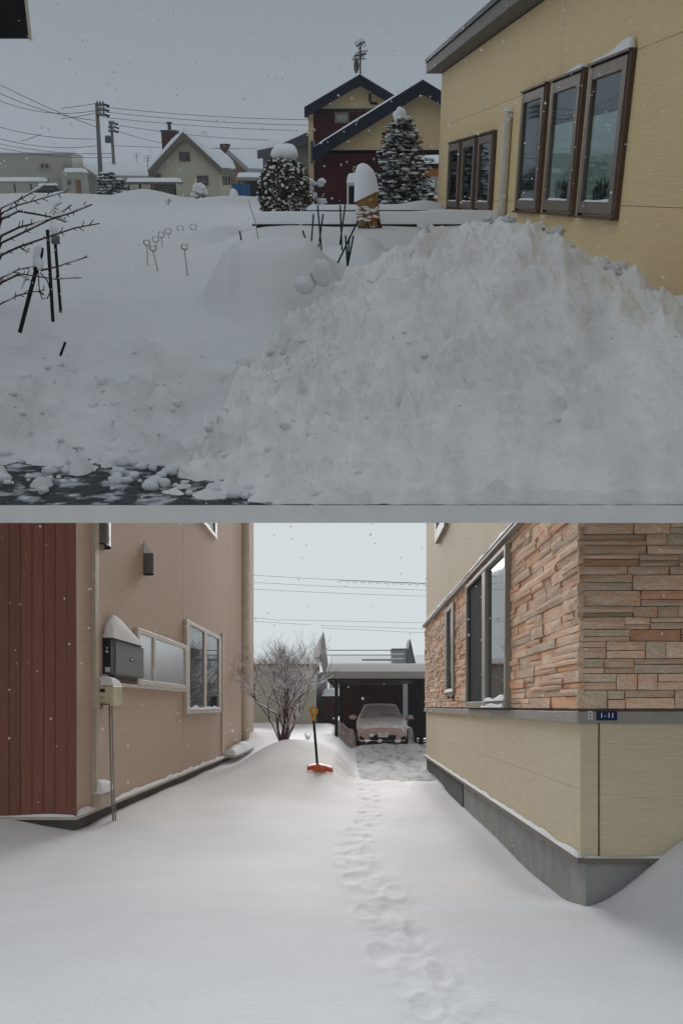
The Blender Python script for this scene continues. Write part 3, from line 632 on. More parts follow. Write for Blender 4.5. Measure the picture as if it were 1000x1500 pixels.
# carport with blue sheet
frq = facing(66, 'A', 368, 0); u0, u1, v0, v1 = frq.rect(345, 252, 396, 259)
T = Thing('carport_shelter', 'grey carport shelter under snow left of the round shrub', 'carport', frq.pt((u0 + u1) / 2, frq.v(368, 298)), 'A')
m = MB(); m.box(frq, u0, u1, v0 - 0.16, v0, -3.5, 0); T.part('roof', m, 'trim_grey'); m = MB(); m.pillow(frq, u0, u1, -3.5, 0, v0 + 0.003, v1 - v0, 0.2, 20, 6); T.part('snow', m, 'snow_cap_dim')
for x in (350, 357, 392): uu = frq.u(x); m = MB(); m.box(frq, uu - 0.05, uu + 0.05, frq.v(x, 300), v0 - 0.162, -0.4, -0.3); T.part('post', m, 'pole_concrete')
fbox(T, 'back_wall', frq, 360, 262, 394, 297, -3.5, -3.3, 'dark_roof')
m = MB(); u0, u1, v0, v1 = frq.rect(341, 269, 366, 298, 0.2); m.grid(lambda a, b: frq.pt(u0 + (u1 - u0) * a, v0 + (v1 - v0) * b, 0.25 + 0.06 * math.sin(a * 19 + b * 3)), 40, 8)
m.box(frq, u0, u1, v0, v1, 0.05, 0.12)
single('blue_tarpaulin', m, 'blue_sheet', 'blue tarpaulin hanging at the grey carport shelter', 'tarpaulin', frq.pt((u0 + u1) / 2, v0, 0.2), 'A')
frt = facing(58, 'A', 342, 0); u0, u1, v0, v1 = frt.rect(336, 275, 349, 300)
T = Thing('water_tank', 'small light blue tank with peaked snow cap by the tarpaulin', 'tank', frt.pt((u0 + u1) / 2, v0), 'A')
c = frt.pt((u0 + u1) / 2, v0); w = (u1 - u0) / 2; h = v1 - v0
m = MB(); m.tube([c, c + Vector((0, 0, h * 0.35)), c + Vector((0, 0, h * 0.42)), c + Vector((0, 0, h * 0.45))], [w, w, w * 0.9, w * 0.6], 16); T.part('body', m, 'tank_blue')
m = MB(); m.blob(c + Vector((0, 0, h * 0.42)), w * 0.98, w * 0.98, h * 0.58, 0.15, 1.3, 4, 16, 12, flat=0.15); T.part('snow', m, 'snow_cap')

# dark eave corner of the neighbouring roof at the upper left
fre = facing(9, 'A', 20, 0); u0, u1, v0, v1 = fre.rect(-160, -30, 37, 55)
T = Thing('porch_roof', 'dark roof corner jutting in at the upper left of the sky', 'roof', fre.pt(u0, -1.5), 'A')
m = MB(); m.box(fre, u0, u1, v0, v1, -0.06, 0); bevel(T.part('fascia', m, 'black_metal'), 0.01)
m = MB(); m.box(fre, u0 - 0.1, u0 + 0.05, -1.3, v0 - 0.002, -0.6, -0.1); T.part('post', m, 'eave_grey')
m = MB(); m.box(fre, u1 + 0.002, u1 + 0.012, v0 - 0.01, v1, -0.05, 0.005); T.part('trim', m, 'trim_cream')

# ================================================================== A: utility poles and wires
def pole(label, x0, y0, x1, y1, Y, arms, transformer=None):
    top = at(x0, y0, Y, 'A'); bot = at(x1, y1, Y, 'A')
    T = Thing('utility_pole', label, 'utility pole', bot, 'A', 'utility poles')
    m = MB(); m.tube([bot - Vector((0, 0, 0.6)), top], [0.19, 0.13], 10); T.part('shaft', m, 'pole_concrete')
    for (yy, xl, xr) in arms:
        t = (yy - y0) / (y1 - y0); px = x0 + (x1 - x0) * t
        a, b = at(px + xl, yy, Y - 0.2, 'A'), at(px + xr, yy + 0.5, Y - 0.2, 'A'); m = MB(); m.tube([a, b], 0.055, 6); ar = T.part('crossarm', m, 'wire')
        for k in range(3):
            c = a.lerp(b, 0.15 + k * 0.35); m = MB(); m.tube([c, c + Vector((0, 0, 0.12)), c + Vector((0, 0, 0.26))], [0.05, 0.09, 0.03], 8); T.part('insulator', m, 'pole_concrete', ar)
        m = MB(); c = at(px + xr, yy + 1, Y - 0.2, 'A'); m.tube([c + Vector((-.15, 0, .12)), c + Vector((.35, 0, -.06))], [0.05, 0.10], 6); T.part('switch', m, 'black_metal', ar)
    if transformer:
        x, ya, yb = transformer; a = at(x, ya, Y - 0.3, 'A'); b = at(x, yb, Y - 0.3, 'A'); m = MB(); m.tube([b, a, a + Vector((0, 0, 0.06))], [0.28, 0.28, 0.1], 12); T.part('transformer', m, 'dark_roof')
    return top
pole('taller utility pole with three stubby crossarms at left', 141.7, 150, 148.5, 290, 85, [(153, -1, 11), (160.5, -1, 11), (168, -1, 11)])
pole('shorter utility pole with transformer behind the taller one', 162.8, 177, 169.6, 290, 112, [(180, -4, 5), (186, -5, 6), (192, -5, 5)], (158, 199, 209))
def wire(pts, Y, lab, pl='A', r=0.018, sag=0.0, grp='overhead wires'):
    P = []
    for (x0, y0), (x1, y1) in zip(pts, pts[1:]):
        for k in range(9 if (x1, y1) == pts[-1] else 8):
            t = k / 8; P.append(at(x0 + (x1 - x0) * t, y0 + (y1 - y0) * t + sag * 4 * t * (1 - t), Y, pl))
    m = MB(); m.tube(P, r, 4, caps=False)
    single('overhead_wire', m, 'wire', lab, 'wire', P[0], pl, grp)
wA = 'thin overhead wire between the utility poles and the houses'
for i, (a, b, s) in enumerate([((150, 156), (462, 175), 4), ((150, 163), (462, 183), 4), ((150, 171), (462, 191), 4), ((168, 182), (450, 206), 6), ((168, 213), (450, 217), 2), ((168, 190), (330, 216), 8)]):
    wire([a, b], 88 + i * 2, ['uppermost', 'second', 'third', 'fourth', 'lowest level', 'slack'][i] + ' wire running right from the utility poles', 'A', 0.022, s)
for i, (a, b, s) in enumerate([((-10, 118), (142, 186), 3), ((-10, 131), (142, 176), 8), ((-10, 143), (142, 161), 12), ((90, 158), (140, 151), 0.5), ((90, 173), (140, 165), 1), ((-10, 183), (140, 203), 6), ((-10, 200), (142, 213), 8), ((-10, 208), (165, 224), 6), ((-10, 214), (165, 230), 6), ((30, 206), (60, 196), 1)]):
    wire([a, b], 84 + i, ['topmost wire crossing', 'second wire crossing', 'third wire crossing', 'short top lead', 'short lower lead', 'fourth wire crossing', 'fifth wire crossing', 'sixth wire crossing', 'lowest wire crossing', 'tiny loop of wire'][i] + ' the sky left of the tall utility pole', 'A', 0.024, s)
for (x, y0, y1, Y, lab) in ((200.5, 224, 240, 135, 'thin aerial on the blue-grey box house'), (216.5, 228, 250, 100, 'aerial mast left of the cream house'), (297, 193, 207, 104, 'small aerial behind the cream roof')):
    m = MB(); a = at(x, y1, Y, 'A'); b = at(x, y0, Y, 'A'); m.tube([a, b], 0.03, 5)
    for k in range(3): c = a.lerp(b, 1 - k * 0.16); m.tube([c - Vector((0.35, 0, 0.05)), c + Vector((0.35, 0, 0.05))], 0.02, 4)
    single('roof_aerial', m, 'wire', lab, 'aerial', a, 'A', 'roof aerials')

# ================================================================== plants
def leafset(m, c, r, n, rg, s, mi=0, up=0.0):
    for _ in range(n):
        d = Vector((rg.gauss(0, 1), rg.gauss(0, 1), rg.gauss(0, 1))).normalized(); p = c + d * r * rg.random() ** 0.4
        a = Vector((rg.gauss(0, 1), rg.gauss(0, 1), rg.gauss(0, 1) + up)).normalized() * s * rg.uniform(0.6, 1.3); b = a.orthogonal().normalized() * s * 0.4
        m.add([p - a * 0.5, p + b * 0.5, p + a * 0.5, p - b * 0.5], [(0, 1, 2, 3)], mi)
def conifer(label, x, yt, yb, Y, wpx, seed, boughs=11, tiers=16, group=None, cap=0.0, leaf=0.05):
    rg = random.Random(seed); base = at(x, yb, Y, 'A'); top = at(x, yt, Y, 'A'); H = (top - base).length; W = wpx * Y / F / 2
    T = Thing('spruce_tree', label, 'tree', base - Vector((0, 0, 0.3)), 'A', group)
    m = MB(); m.tube([base - Vector((0, 0, 0.3)), top - Vector((0, 0, H * 0.1))], [W * 0.10, W * 0.02], 8); T.part('trunk', m, 'bark')
    L = MB(); S = MB()
    for i in range(tiers):
        t = i / (tiers - 1); z = base.z + H * (0.02 + 0.93 * t); rad = W * (0.25 + 0.85 * (1 - t) ** 0.8) * (0.82 + 0.3 * rg.random()) if t < 0.97 else W * 0.18
        rad *= min(1.0, 0.75 + 1.2 * t)
        nb = max(4, int(boughs * (1 - 0.55 * t)))
        for k in range(nb):
            a = 2 * math.pi * (k + rg.random() * 0.7) / nb + i; d = Vector((math.cos(a), math.sin(a), 0)); ln = rad * rg.uniform(0.55, 1.2)
            c0_ = Vector((base.x, base.y, z)); nn = 6
            P = [c0_ + d * ln * q / nn + Vector((0, 0, ln * (0.10 * (q / nn) - 0.42 * (q / nn) ** 2))) for q in range(nn + 1)]
            for q in range(1, nn + 1):
                p = P[q]; side = Vector((-d.y, d.x, 0))
                for _ in range(5):
                    s = leaf * rg.uniform(0.8, 1.7); w = side * rg.uniform(-1, 1) * ln * 0.26 * (1.15 - q / nn * 0.6)
                    dirn = (d * 0.7 + side * rg.uniform(-0.9, 0.9) + Vector((0, 0, rg.uniform(-0.5, 0.25)))).normalized(); b = dirn.cross(Vector((rg.gauss(0, .5), rg.gauss(0, .5), 1))).normalized()
                    c = p + w + Vector((0, 0, rg.uniform(-0.5, 0.3) * leaf))
                    L.add([c, c + dirn * s + b * s * 0.28, c + dirn * s * 1.9, c + dirn * s - b * s * 0.28], [(0, 1, 2, 3)])
                if q >= 2 and rg.random() < 0.62:
                    S.blob(p + side * rg.uniform(-1, 1) * ln * 0.16 + Vector((0, 0, leaf * 0.55)), leaf * rg.choice((.5, .8, 1.1, 1.8, 2.4)), leaf * rg.uniform(0.7, 1.6), leaf * rg.uniform(0.25, 0.6), 0.5, 2.0, rg.random() * 50, 7, 5)
    if cap: S.blob(top - Vector((0, 0, cap * 0.35)), cap * 0.75, cap * 0.75, cap, 0.45, 1.8, seed, 18, 12)
    T.part('foliage', L, 'needle'); T.part('snow', S, 'snow_cap')
conifer('tall snow-laden spruce standing before the maroon wall', 586, 166, 312, 25, 98, 5, 16, 22, None, 0.17, 0.05)
conifer('small snowy conifer left of the three by the poles', 155, 253, 290, 80, 18, 8, 8, 9, 'snowy conifers by the poles', 0.0, 0.14)
conifer('taller middle conifer of the three beside the poles', 165, 252, 290, 82, 20, 9, 8, 9, 'snowy conifers by the poles', 0.0, 0.14)
conifer('rightmost snowy conifer beside the long carport', 178, 263, 290, 81, 18, 10, 8, 8, 'snowy conifers by the poles', 0.0, 0.14)
# round clipped shrub with a thick snow hat
rg = random.Random(21); Y = 24; base = at(417, 312, Y, 'A'); top = at(417, 234, Y, 'A'); Wd = 66 * Y / F / 2; H = top.z - base.z
T = Thing('clipped_shrub', 'round brown-green clipped shrub wearing a thick snow hat', 'shrub', base - Vector((0, 0, 0.3)), 'A')
m = MB(); m.tube([base - Vector((0, 0, 0.3)), base + Vector((0, 0, H * 0.7))], [0.09, 0.03], 8); T.part('trunk', m, 'bark')
L = MB(); S = MB()
for k in range(5200):
    t = rg.random(); a = rg.uniform(0, 6.283); rr = Wd * (1 - abs(t * 1.55 - 0.55) ** 2.6 * 0.55) * (0.55 + 0.45 * rg.random() ** 0.5) * (1 + 0.08 * math.sin(a * 5 + t * 9))
    p = base + Vector((math.cos(a) * rr, math.sin(a) * rr, H * t)); s = rg.uniform(0.03, 0.06)
    dn = Vector((math.cos(a) + rg.gauss(0, .5), math.sin(a) + rg.gauss(0, .5), rg.gauss(0.2, .6))).normalized(); b = dn.cross(Vector((rg.gauss(0, 1), rg.gauss(0, 1), 1))).normalized()
    L.add([p, p + dn * s * .6 + b * s * .45, p + dn * s * 1.3, p + dn * s * .6 - b * s * .45], [(0, 1, 2, 3)])
    if k % 11 == 0 and math.sin(a) < 0.5: S.blob(p + Vector((math.cos(a), math.sin(a), 0.6)) * 0.03, rg.uniform(.018, .045), rg.uniform(.018, .04), rg.uniform(.012, .03), 0.6, 2, k, 7, 5)
hat = top + Vector((0.0, 0, 0.10))
S.blob(hat, Wd * 0.56, Wd * 0.56, 0.20, 0.22, 1.3, 3, 22, 12, flat=0.55)
T.part('foliage', L, 'needle_brown'); T.part('snow', S, 'snow_cap')

def branchy(T, base, H, spread, seed, mtb, r0, depth=5, nstem=5, snow=True, up=0.55, twig=0.6, snow_mat_='snow_cap', spt=(2, 3)):
    rg = random.Random(seed); Bm = MB(); Sm = MB()
    def grow(p, d, ln, r, lv):
        n = 4; P = [p]; q = p
        for k in range(n):
            d2 = (d + Vector((rg.gauss(0, .12), rg.gauss(0, .12), rg.gauss(0.04, .08)))).normalized(); q = q + d2 * ln / n; P.append(q); d = d2
        Bm.tube(P, [r * (1 - 0.4 * i / n) for i in range(n + 1)], 5 if lv < 3 else 3, caps=False)
        if snow and lv < depth - 1 and rg.random() < 0.9:
            flat = 1 - abs(d.z)
            up_ = Vector((0, 0, r * 0.9)); rs = max(r, .010) * (0.75 + 1.1 * flat)
            Sm.tube([x + up_ + Vector((0, 0, rs * 0.3)) for x in P[:]], [rs * rg.uniform(0.5, 1.1) for _ in P], 5)
        if lv >= depth: return
        for k in range(rg.randint(*spt)):
            t = rg.uniform(0.35, 1.0) if k else 1.0; i = min(n - 1, int(t * n)); pp = P[i].lerp(P[i + 1], t * n - i)
            side = Vector((rg.gauss(0, 1), rg.gauss(0, 1), rg.gauss(0, .35))).normalized()
            nd = (d * rg.uniform(0.6, 1.0) + side * rg.uniform(0.45, 0.95) + Vector((0, 0, up * rg.uniform(0.2, 1)))).normalized()
            grow(pp, nd, ln * rg.uniform(0.58, 0.82), r * rg.uniform(0.5, 0.68), lv + 1)
    for k in range(nstem):
        a = 2 * math.pi * (k + rg.random() * 0.5) / nstem; d = Vector((math.cos(a) * spread, math.sin(a) * spread * 0.8, 1)).normalized()
        grow(base + Vector((math.cos(a), math.sin(a), 0)) * r0 * 1.2, d, H * rg.uniform(0.26, 0.36), r0 * rg.uniform(0.7, 1.1), 0)
    T.part('branches', Bm, mtb)
    if snow: T.part('snow', Sm, snow_mat_)
b_ = at(462, 305, 25, 'A'); T = Thing('snowy_bush', 'thin bush bent under snow right of the round shrub', 'bush', b_, 'A'); branchy(T, b_ - Vector((0, 0, .1)), 0.95, 0.35, 31, 'bark', 0.022, 3, 5, True, 0.3)
m = MB(); rg = random.Random(4)
for k in range(9): p = at(rg.uniform(451, 474), rg.uniform(262, 300), 24.8, 'A'); m.blob(p, rg.uniform(.05, .12), .08, rg.uniform(.03, .07), 0.5, 1.8, k, 10, 7)
T.part('snow', m, 'snow_cap')
b_ = at(292, 293, 58, 'A'); T = Thing('round_bush', 'small round snow-covered bush before the cream house', 'bush', b_, 'A'); branchy(T, b_ - Vector((0, 0, .1)), 0.75, 0.9, 35, 'bark', 0.025, 3, 7, False, 0.2)
m = MB(); rg = random.Random(6)
for k in range(40): a = rg.uniform(0, 6.28); t = rg.random(); m.blob(b_ + Vector((math.cos(a) * 0.36 * (1 - t * t * .6), math.sin(a) * .3, 0.2 + t * 0.58)), rg.uniform(.06, .13), .08, rg.uniform(.04, .08), 0.5, 1.8, k, 8, 6)
T.part('snow', m, 'snow_cap')
b_ = at(246, 297, 46, 'A'); T = Thing('dead_stalks', 'tiny dead stalks poking from the far snow bank', 'plant', b_, 'A'); branchy(T, b_ - Vector((0, 0, .05)), 0.35, 0.5, 36, 'bark', 0.012, 2, 4, True, 0.3)

# winter-wrapped shrub with a leaning snow cap
Yw = 17.0
q = lambda x, y: at(x, y, Yw, 'A')
T = Thing('wrapped_shrub', 'shrub wrapped in brown straw matting under tall leaning snow cap', 'shrub', q(543, 352), 'A')
m = MB()
def wrapf(a, b):
    t = 2 * math.pi * a; y = 330 - b * 66; xl = interp([(262, 523), (280, 524), (300, 524.5), (330, 525)], y); xr = interp([(262, 549), (280, 550), (300, 551.5), (330, 555)], y)
    c = q((xl + xr) / 2, y); r = (xr - xl) / 2 * Yw / F * (1 + 0.08 * math.sin(a * 60 + b * 5) + 0.12 * noise.noise(Vector((a * 9, b * 6, 1))))
    return c + Vector((math.cos(t) * r, math.sin(t) * r, 0))
m.grid(wrapf, 64, 20); T.part('straw_mat', m, 'straw')
m = MB(); rgw = random.Random(2)
for k in range(46):
    a = rgw.uniform(0, 6.283); c = q(540, 326); r = 14 * Yw / F; p = c + Vector((math.cos(a) * r, math.sin(a) * r, 0)); d = p + Vector((0.09 + math.cos(a) * .02, math.sin(a) * 0.03, -0.32)); m.tube([p + Vector((0, 0, .05)), p.lerp(d, .5) + Vector((rgw.gauss(0, .01), 0, 0)), d], 0.009, 4)
for (P) in (((541, 348), (548, 356), (558, 352), (567, 346)), ((541, 352), (545, 346), (560, 343)), ((551, 356), (562, 349), (570, 351))): m.tube([q(*z) for z in P], 0.008, 5)
T.part('stems', m, 'bark_red')
m = MB(); c = q(544.5, 318); m.tube([q(537, 319.5) + Vector((0, -.17, 0)), q(545, 317.5) + Vector((0, -.175, 0)), q(553, 318) + Vector((0, -.15, 0))], 0.022, 6); T.part('rope', m, 'rope_orange')
m = MB()
def capf(a, b):
    t = 2 * math.pi * a; y = 296 - b * 58; xl = interp([(238, 529), (241, 525), (250, 522), (262, 521.5), (296, 521)], y); xr = interp([(238, 533), (241, 538), (250, 545), (262, 548.5), (280, 551), (296, 552)], y)
    c = q((xl + xr) / 2, y); r = (xr - xl) / 2 * Yw / F
    lo = 0.16 * (0.5 + 0.5 * math.cos(t)) * (1 - b) ** 2       # lower hem climbs on the right
    if b > 0.999: r = 0.001
    return c + Vector((math.cos(t) * r * 1.04, math.sin(t) * r * 1.04, lo))
m.grid(capf, 40, 26)
for k in range(30): p = q(rgw.uniform(523, 552), rgw.uniform(300, 322)) + Vector((0, -0.17, 0)); m.blob(p, rgw.uniform(.02, .07), .03, rgw.uniform(.008, .02), .5, 2, k, 8, 5)
T.part('snow_hat', m, 'snow_cap')

# low planter walls under snow
def planter(label, Y, x0, x1, ytop, ymid, seed, hf):
    fr = facing(Y, 'A', (x0 + x1) / 2, 0); u0, u1 = fr.u(x0, ymid), fr.u(x1, ymid); v1 = fr.v(500, ymid); vt = fr.v(500, ytop)
    T = Thing('planter_wall', label, 'garden wall', fr.pt((u0 + u1) / 2, -1.0), 'A', 'low snow-topped garden walls')
    n = max(3, int((u1 - u0) / 0.9))
    for k in range(n): m = MB(); a = u0 + (u1 - u0) * k / n; m.box(fr, a + 0.01, a + (u1 - u0) / n - 0.01, -1.1, v1, -0.5, -0.03 - 0.02 * (k % 2)); T.part('board', m, 'fence_dark')
    m = MB(); m.box(fr, u0 - .05, u1 + .05, v1 + 0.002, v1 + 0.03, -0.6, 0.0); T.part('coping', m, 'dark_roof')
    m = MB(); m.pillow(fr, u0 - .08, u1 + .08, -0.75, 0.04, v1 + 0.031, vt - v1 - 0.03, 0.13, 90, 10, 0.10, seed, hf=hf); T.part('snow', m, 'snow_cap_dim')
planter('front low dark garden wall thickly topped with snow', 17.6, 374, 760, 308.5, 331, 1.0, lambda a: 0.9 + 0.16 * sstep(0.4, 0.9, a))
planter('rear low garden wall with drifted snow before the spruce', 21.5, 455, 646, 297, 310, 2.0, lambda a: 0.75 + 0.55 * math.exp(-((a - 0.86) / 0.13) ** 2))

# garden stakes
for i, (a, b, lab) in enumerate([((459, 313), (456, 353), 'leftmost of the tall green stakes behind the dome'), ((465, 300), (470, 358), 'tallest green stake left of the wrapped shrub'), ((473, 313), (467, 358), 'green stake leaning left against the tallest one'),
        ((443, 337), (450, 358), 'short green stake on the dome shoulder'), ((498, 300), (500, 348), 'upright green stake halfway to the wrapped shrub'), ((505.5, 299), (500, 340), 'green stake crossing the upright one'),
        ((524, 323), (503, 367), 'long slanted green stake under the wrapped shrub'), ((506, 344), (508, 379), 'left stake of the lowest green trio'), ((517.6, 345), (511, 379), 'right stake of the lowest green trio'), ((511.5, 347), (510, 372), 'middle stake of the lowest green trio'), ((351, 338), (354, 357), 'short lone green stake behind the dome at left')]):
    Y = 11.6 if i not in (6, 7, 8, 9) else 10.6
    A_, B_ = at(*a, Y, 'A'), at(*b, Y, 'A'); m = MB(); dv = (B_ - A_); m.tube([A_, B_ + dv.normalized() * 0.12], 0.0085, 6)
    for k in range(5): c = A_.lerp(B_, 0.12 + k * 0.2); m.blob(c, .011, .011, .008, 0, 1, 0, 6, 4)
    single('garden_stake', m, 'stake_green', lab, 'stake', B_, 'A', 'green garden stakes')
A_, B_ = at(363, 291, 11, 'A'), at(381, 356, 11, 'A'); m = MB(); m.tube([A_, A_.lerp(B_, .5) + Vector((.01, 0, 0)), B_ - Vector((0, 0, .08))], 0.005, 5); single('thin_cane', m, 'wire_white', 'thin bent cane rising behind the dome of snow', 'cane', B_, 'A')
for (tx, ty, bx, by, lab) in [(215, 355, 215.5, 389, 'curl-topped white stake at the left of the cluster'), (227.5, 350, 229.5, 361, 'curl-topped stake just behind the left one'), (224, 363, 232.5, 398, 'curl-topped white stake leaning right at the front'), (236, 343, 239, 362, 'fourth curl-topped stake towards the far row'),
        (246, 338, 248.5, 350, 'small curl-topped stake farther back'), (264, 334, 264, 338, 'almost buried curl-topped stake'), (283, 332, 283, 337, 'farthest curl-topped stake at the right end'), (270, 361, 275, 404, 'largest curl-topped white stake on its own at right'), (460, 403, 459, 410, 'curl of white wire beside the snow egg')]:
    p = hitA(bx, by) if bx < 400 else at(bx, by, 9.2, 'A'); Y = p.y; t_ = at(tx, ty, Y, 'A'); r = 4.3 * Y / F; m = MB()
    m.tube([p - Vector((0, 0, .05)), t_ - Vector((0, 0, r))], 0.008, 5)
    m.tube([t_ + Vector((math.sin(k * .6) * r, 0.25 * r * math.cos(k * .6), -math.cos(k * .6) * r * 0.85)) for k in range(12)], 0.009, 5)
    m.blob(t_ + Vector((0, 0, r * 0.85)), r * 0.9, r * 0.6, r * 0.35, 0.3, 2, bx, 8, 5, mi=1)
    single('curl_stake', m, ['wire_white', 'snow_cap'], lab, 'stake', p, 'A', 'curl-topped white stakes')
def pq(zx, zy, Y=8.6): return at(20 + zx * 0.3, 270 + zy * 0.3, Y, 'A')
T = Thing('garden_light_pole', 'tilted black pole with snow-caked lamp head at left edge', 'garden light', pq(35, 705), 'A', 'black garden poles')
m = MB(); m.tube([pq(30, 722), pq(110, 415)], 0.017, 8); T.part('pole', m, 'black_metal')
m = MB(); m.tube([pq(108, 420), pq(122, 340), pq(130, 305)], [0.022, 0.035, 0.028], 8); T.part('lamp_head', m, 'black_metal')
m = MB(); m.tube([pq(106, 400, 8.57), pq(110, 350, 8.57), pq(118, 312, 8.57), pq(130, 300, 8.57)], [0.02, 0.028, 0.03, 0.015], 8); m.blob(pq(122, 382, 8.56), .035, .03, .05, .5, 2, 3); T.part('snow', m, 'snow_cap')
m = MB(); m.tube([pq(120, 425), pq(122, 470), pq(125, 515), pq(140, 560), pq(165, 555), pq(180, 520), pq(165, 470), pq(130, 430)], 0.005, 5); T.part('cable', m, 'wire')
m = MB(); m.tube([pq(192, 670), pq(165, 220)], 0.014, 8); single('black_pole', m, 'black_metal', 'plain upright black pole between the two lamp poles', 'pole', pq(190, 655), 'A', 'black garden poles')
T = Thing('garden_light_pole', 'upright black pole with snow-topped lamp behind the twigs', 'garden light', pq(228, 605, 9), 'A', 'black garden poles')
m = MB(); m.tube([pq(230, 625, 9), pq(203, 285, 9)], 0.013, 8); T.part('pole', m, 'black_metal')
m = MB(); m.tube([pq(205, 290, 9), pq(203, 250, 9)], 0.034, 10); T.part('lamp_head', m, 'hood_metal')
m = MB(); m.tube([pq(206, 252, 9), pq(195, 215, 9), pq(188, 178, 9)], [.026, .042, .022], 8); T.part('snow', m, 'snow_cap')
m = MB(); m.tube([pq(228, 835, 8), pq(252, 770, 8)], 0.011, 6); single('short_stick', m, 'black_metal', 'short black stick poking from the bank at lower left', 'stick', pq(232, 823, 8), 'A')
T = Thing('bare_shrub', 'bare dark twigs reaching in from the left over the snow', 'shrub', pq(-160, 720, 8.3), 'A')
m = MB(); S = MB(); rgt = random.Random(8)
tw = [[(25, 305), (150, 262), (300, 212), (420, 190)], [(25, 245), (190, 165), (280, 140), (385, 97)], [(25, 130), (130, 148), (190, 160), (255, 183)], [(25, 210), (100, 190), (200, 165), (282, 100)], [(25, 100), (150, 65), (255, 35)], [(25, 75), (90, 38), (150, 5)], [(25, 435), (200, 462), (333, 455)], [(25, 415), (95, 400)], [(130, 420), (215, 400), (365, 352)], [(25, 540), (90, 525), (155, 515)], [(190, 160), (195, 120), (212, 98)], [(25, 305), (55, 320), (65, 335)], [(25, 440), (60, 460), (50, 485)]]
for i, P in enumerate(tw):
    Q = [pq(x, y, 8.4 + 0.02 * i) for x, y in P]; r = 0.0085 if len(P) > 3 else 0.006
    if P[0][0] == 25: Q = [pq(-160, 560 + (P[0][1] - 300) * 0.4, 8.3), pq(-60, P[0][1] + 40, 8.4)] + Q
    m.tube(Q, [r * (1.3 - 0.8 * k / (len(Q) - 1)) for k in range(len(Q))], 5)
    for k in range(len(Q) - 1):
        for _ in range(3):
            p = Q[k].lerp(Q[k + 1], rgt.random()); m.tube([p, p + Vector((rgt.uniform(0, .05), 0, rgt.uniform(-.03, .05)))], [.005, .003], 4)
        if rgt.random() < 0.5: c = Q[k].lerp(Q[k + 1], .5); dv = (Q[k + 1] - Q[k]).normalized() * .08; S.tube([c - dv + Vector((0, 0, r * 1.1)), c + Vector((0, 0, r * 1.5)), c + dv + Vector((0, 0, r * 1.1))], [.003, .011, .003], 6)
m.tube([pq(-160, 760, 8.3), pq(-160, 560, 8.3), pq(-150, 300, 8.3)], [.03, .024, .015], 7)
T.part('branches', m, 'bark'); T.part('snow', S, 'snow_cap')

# ================================================================== ALLEY (B): ground
VPB = 514.0; XWR, XWL = 1.90, 3.46; slB = (VPB - CX) / F
def wallB(x, XW, left=False):
    k = (x - VPB) / F; Y = (-XW if left else XW) / k; return Vector(((x - CX) / F * Y, Y, 0))
YCR = wallB(853, XWR).y; YCL = wallB(110, XWL, True).y
path = [(528, 1132), (537, 1150), (547, 1180), (530, 1208), (513, 1236), (528, 1270), (548, 1300), (572, 1345), (600, 1395), (640, 1440), (690, 1490), (720, 1530)]
PT = [at(x, y, 1.58 * F / (y - HB), 'B') for x, y in path]
foot = []; acc = 0; sd = 1; rgf = random.Random(12)
for a, b in zip(PT, PT[1:]):
    L = (b - a).length; t = acc
    while t < L:
        p = a.lerp(b, t / L); d = (b - a).normalized(); nrm = Vector((d.y, -d.x, 0)); w = 0.10 + 0.07 * rgf.random()
        foot.append((p.x + nrm.x * w * sd, p.y + nrm.y * w * sd, rgf.uniform(0.045, 0.08), rgf.uniform(0.15, 0.38), rgf.uniform(0.003, 0.020))); sd = -sd; t += rgf.uniform(0.35, 0.8)
    acc = t - L
def trailX(Y): return interp(sorted([(p.y, p.x) for p in PT]), Y)
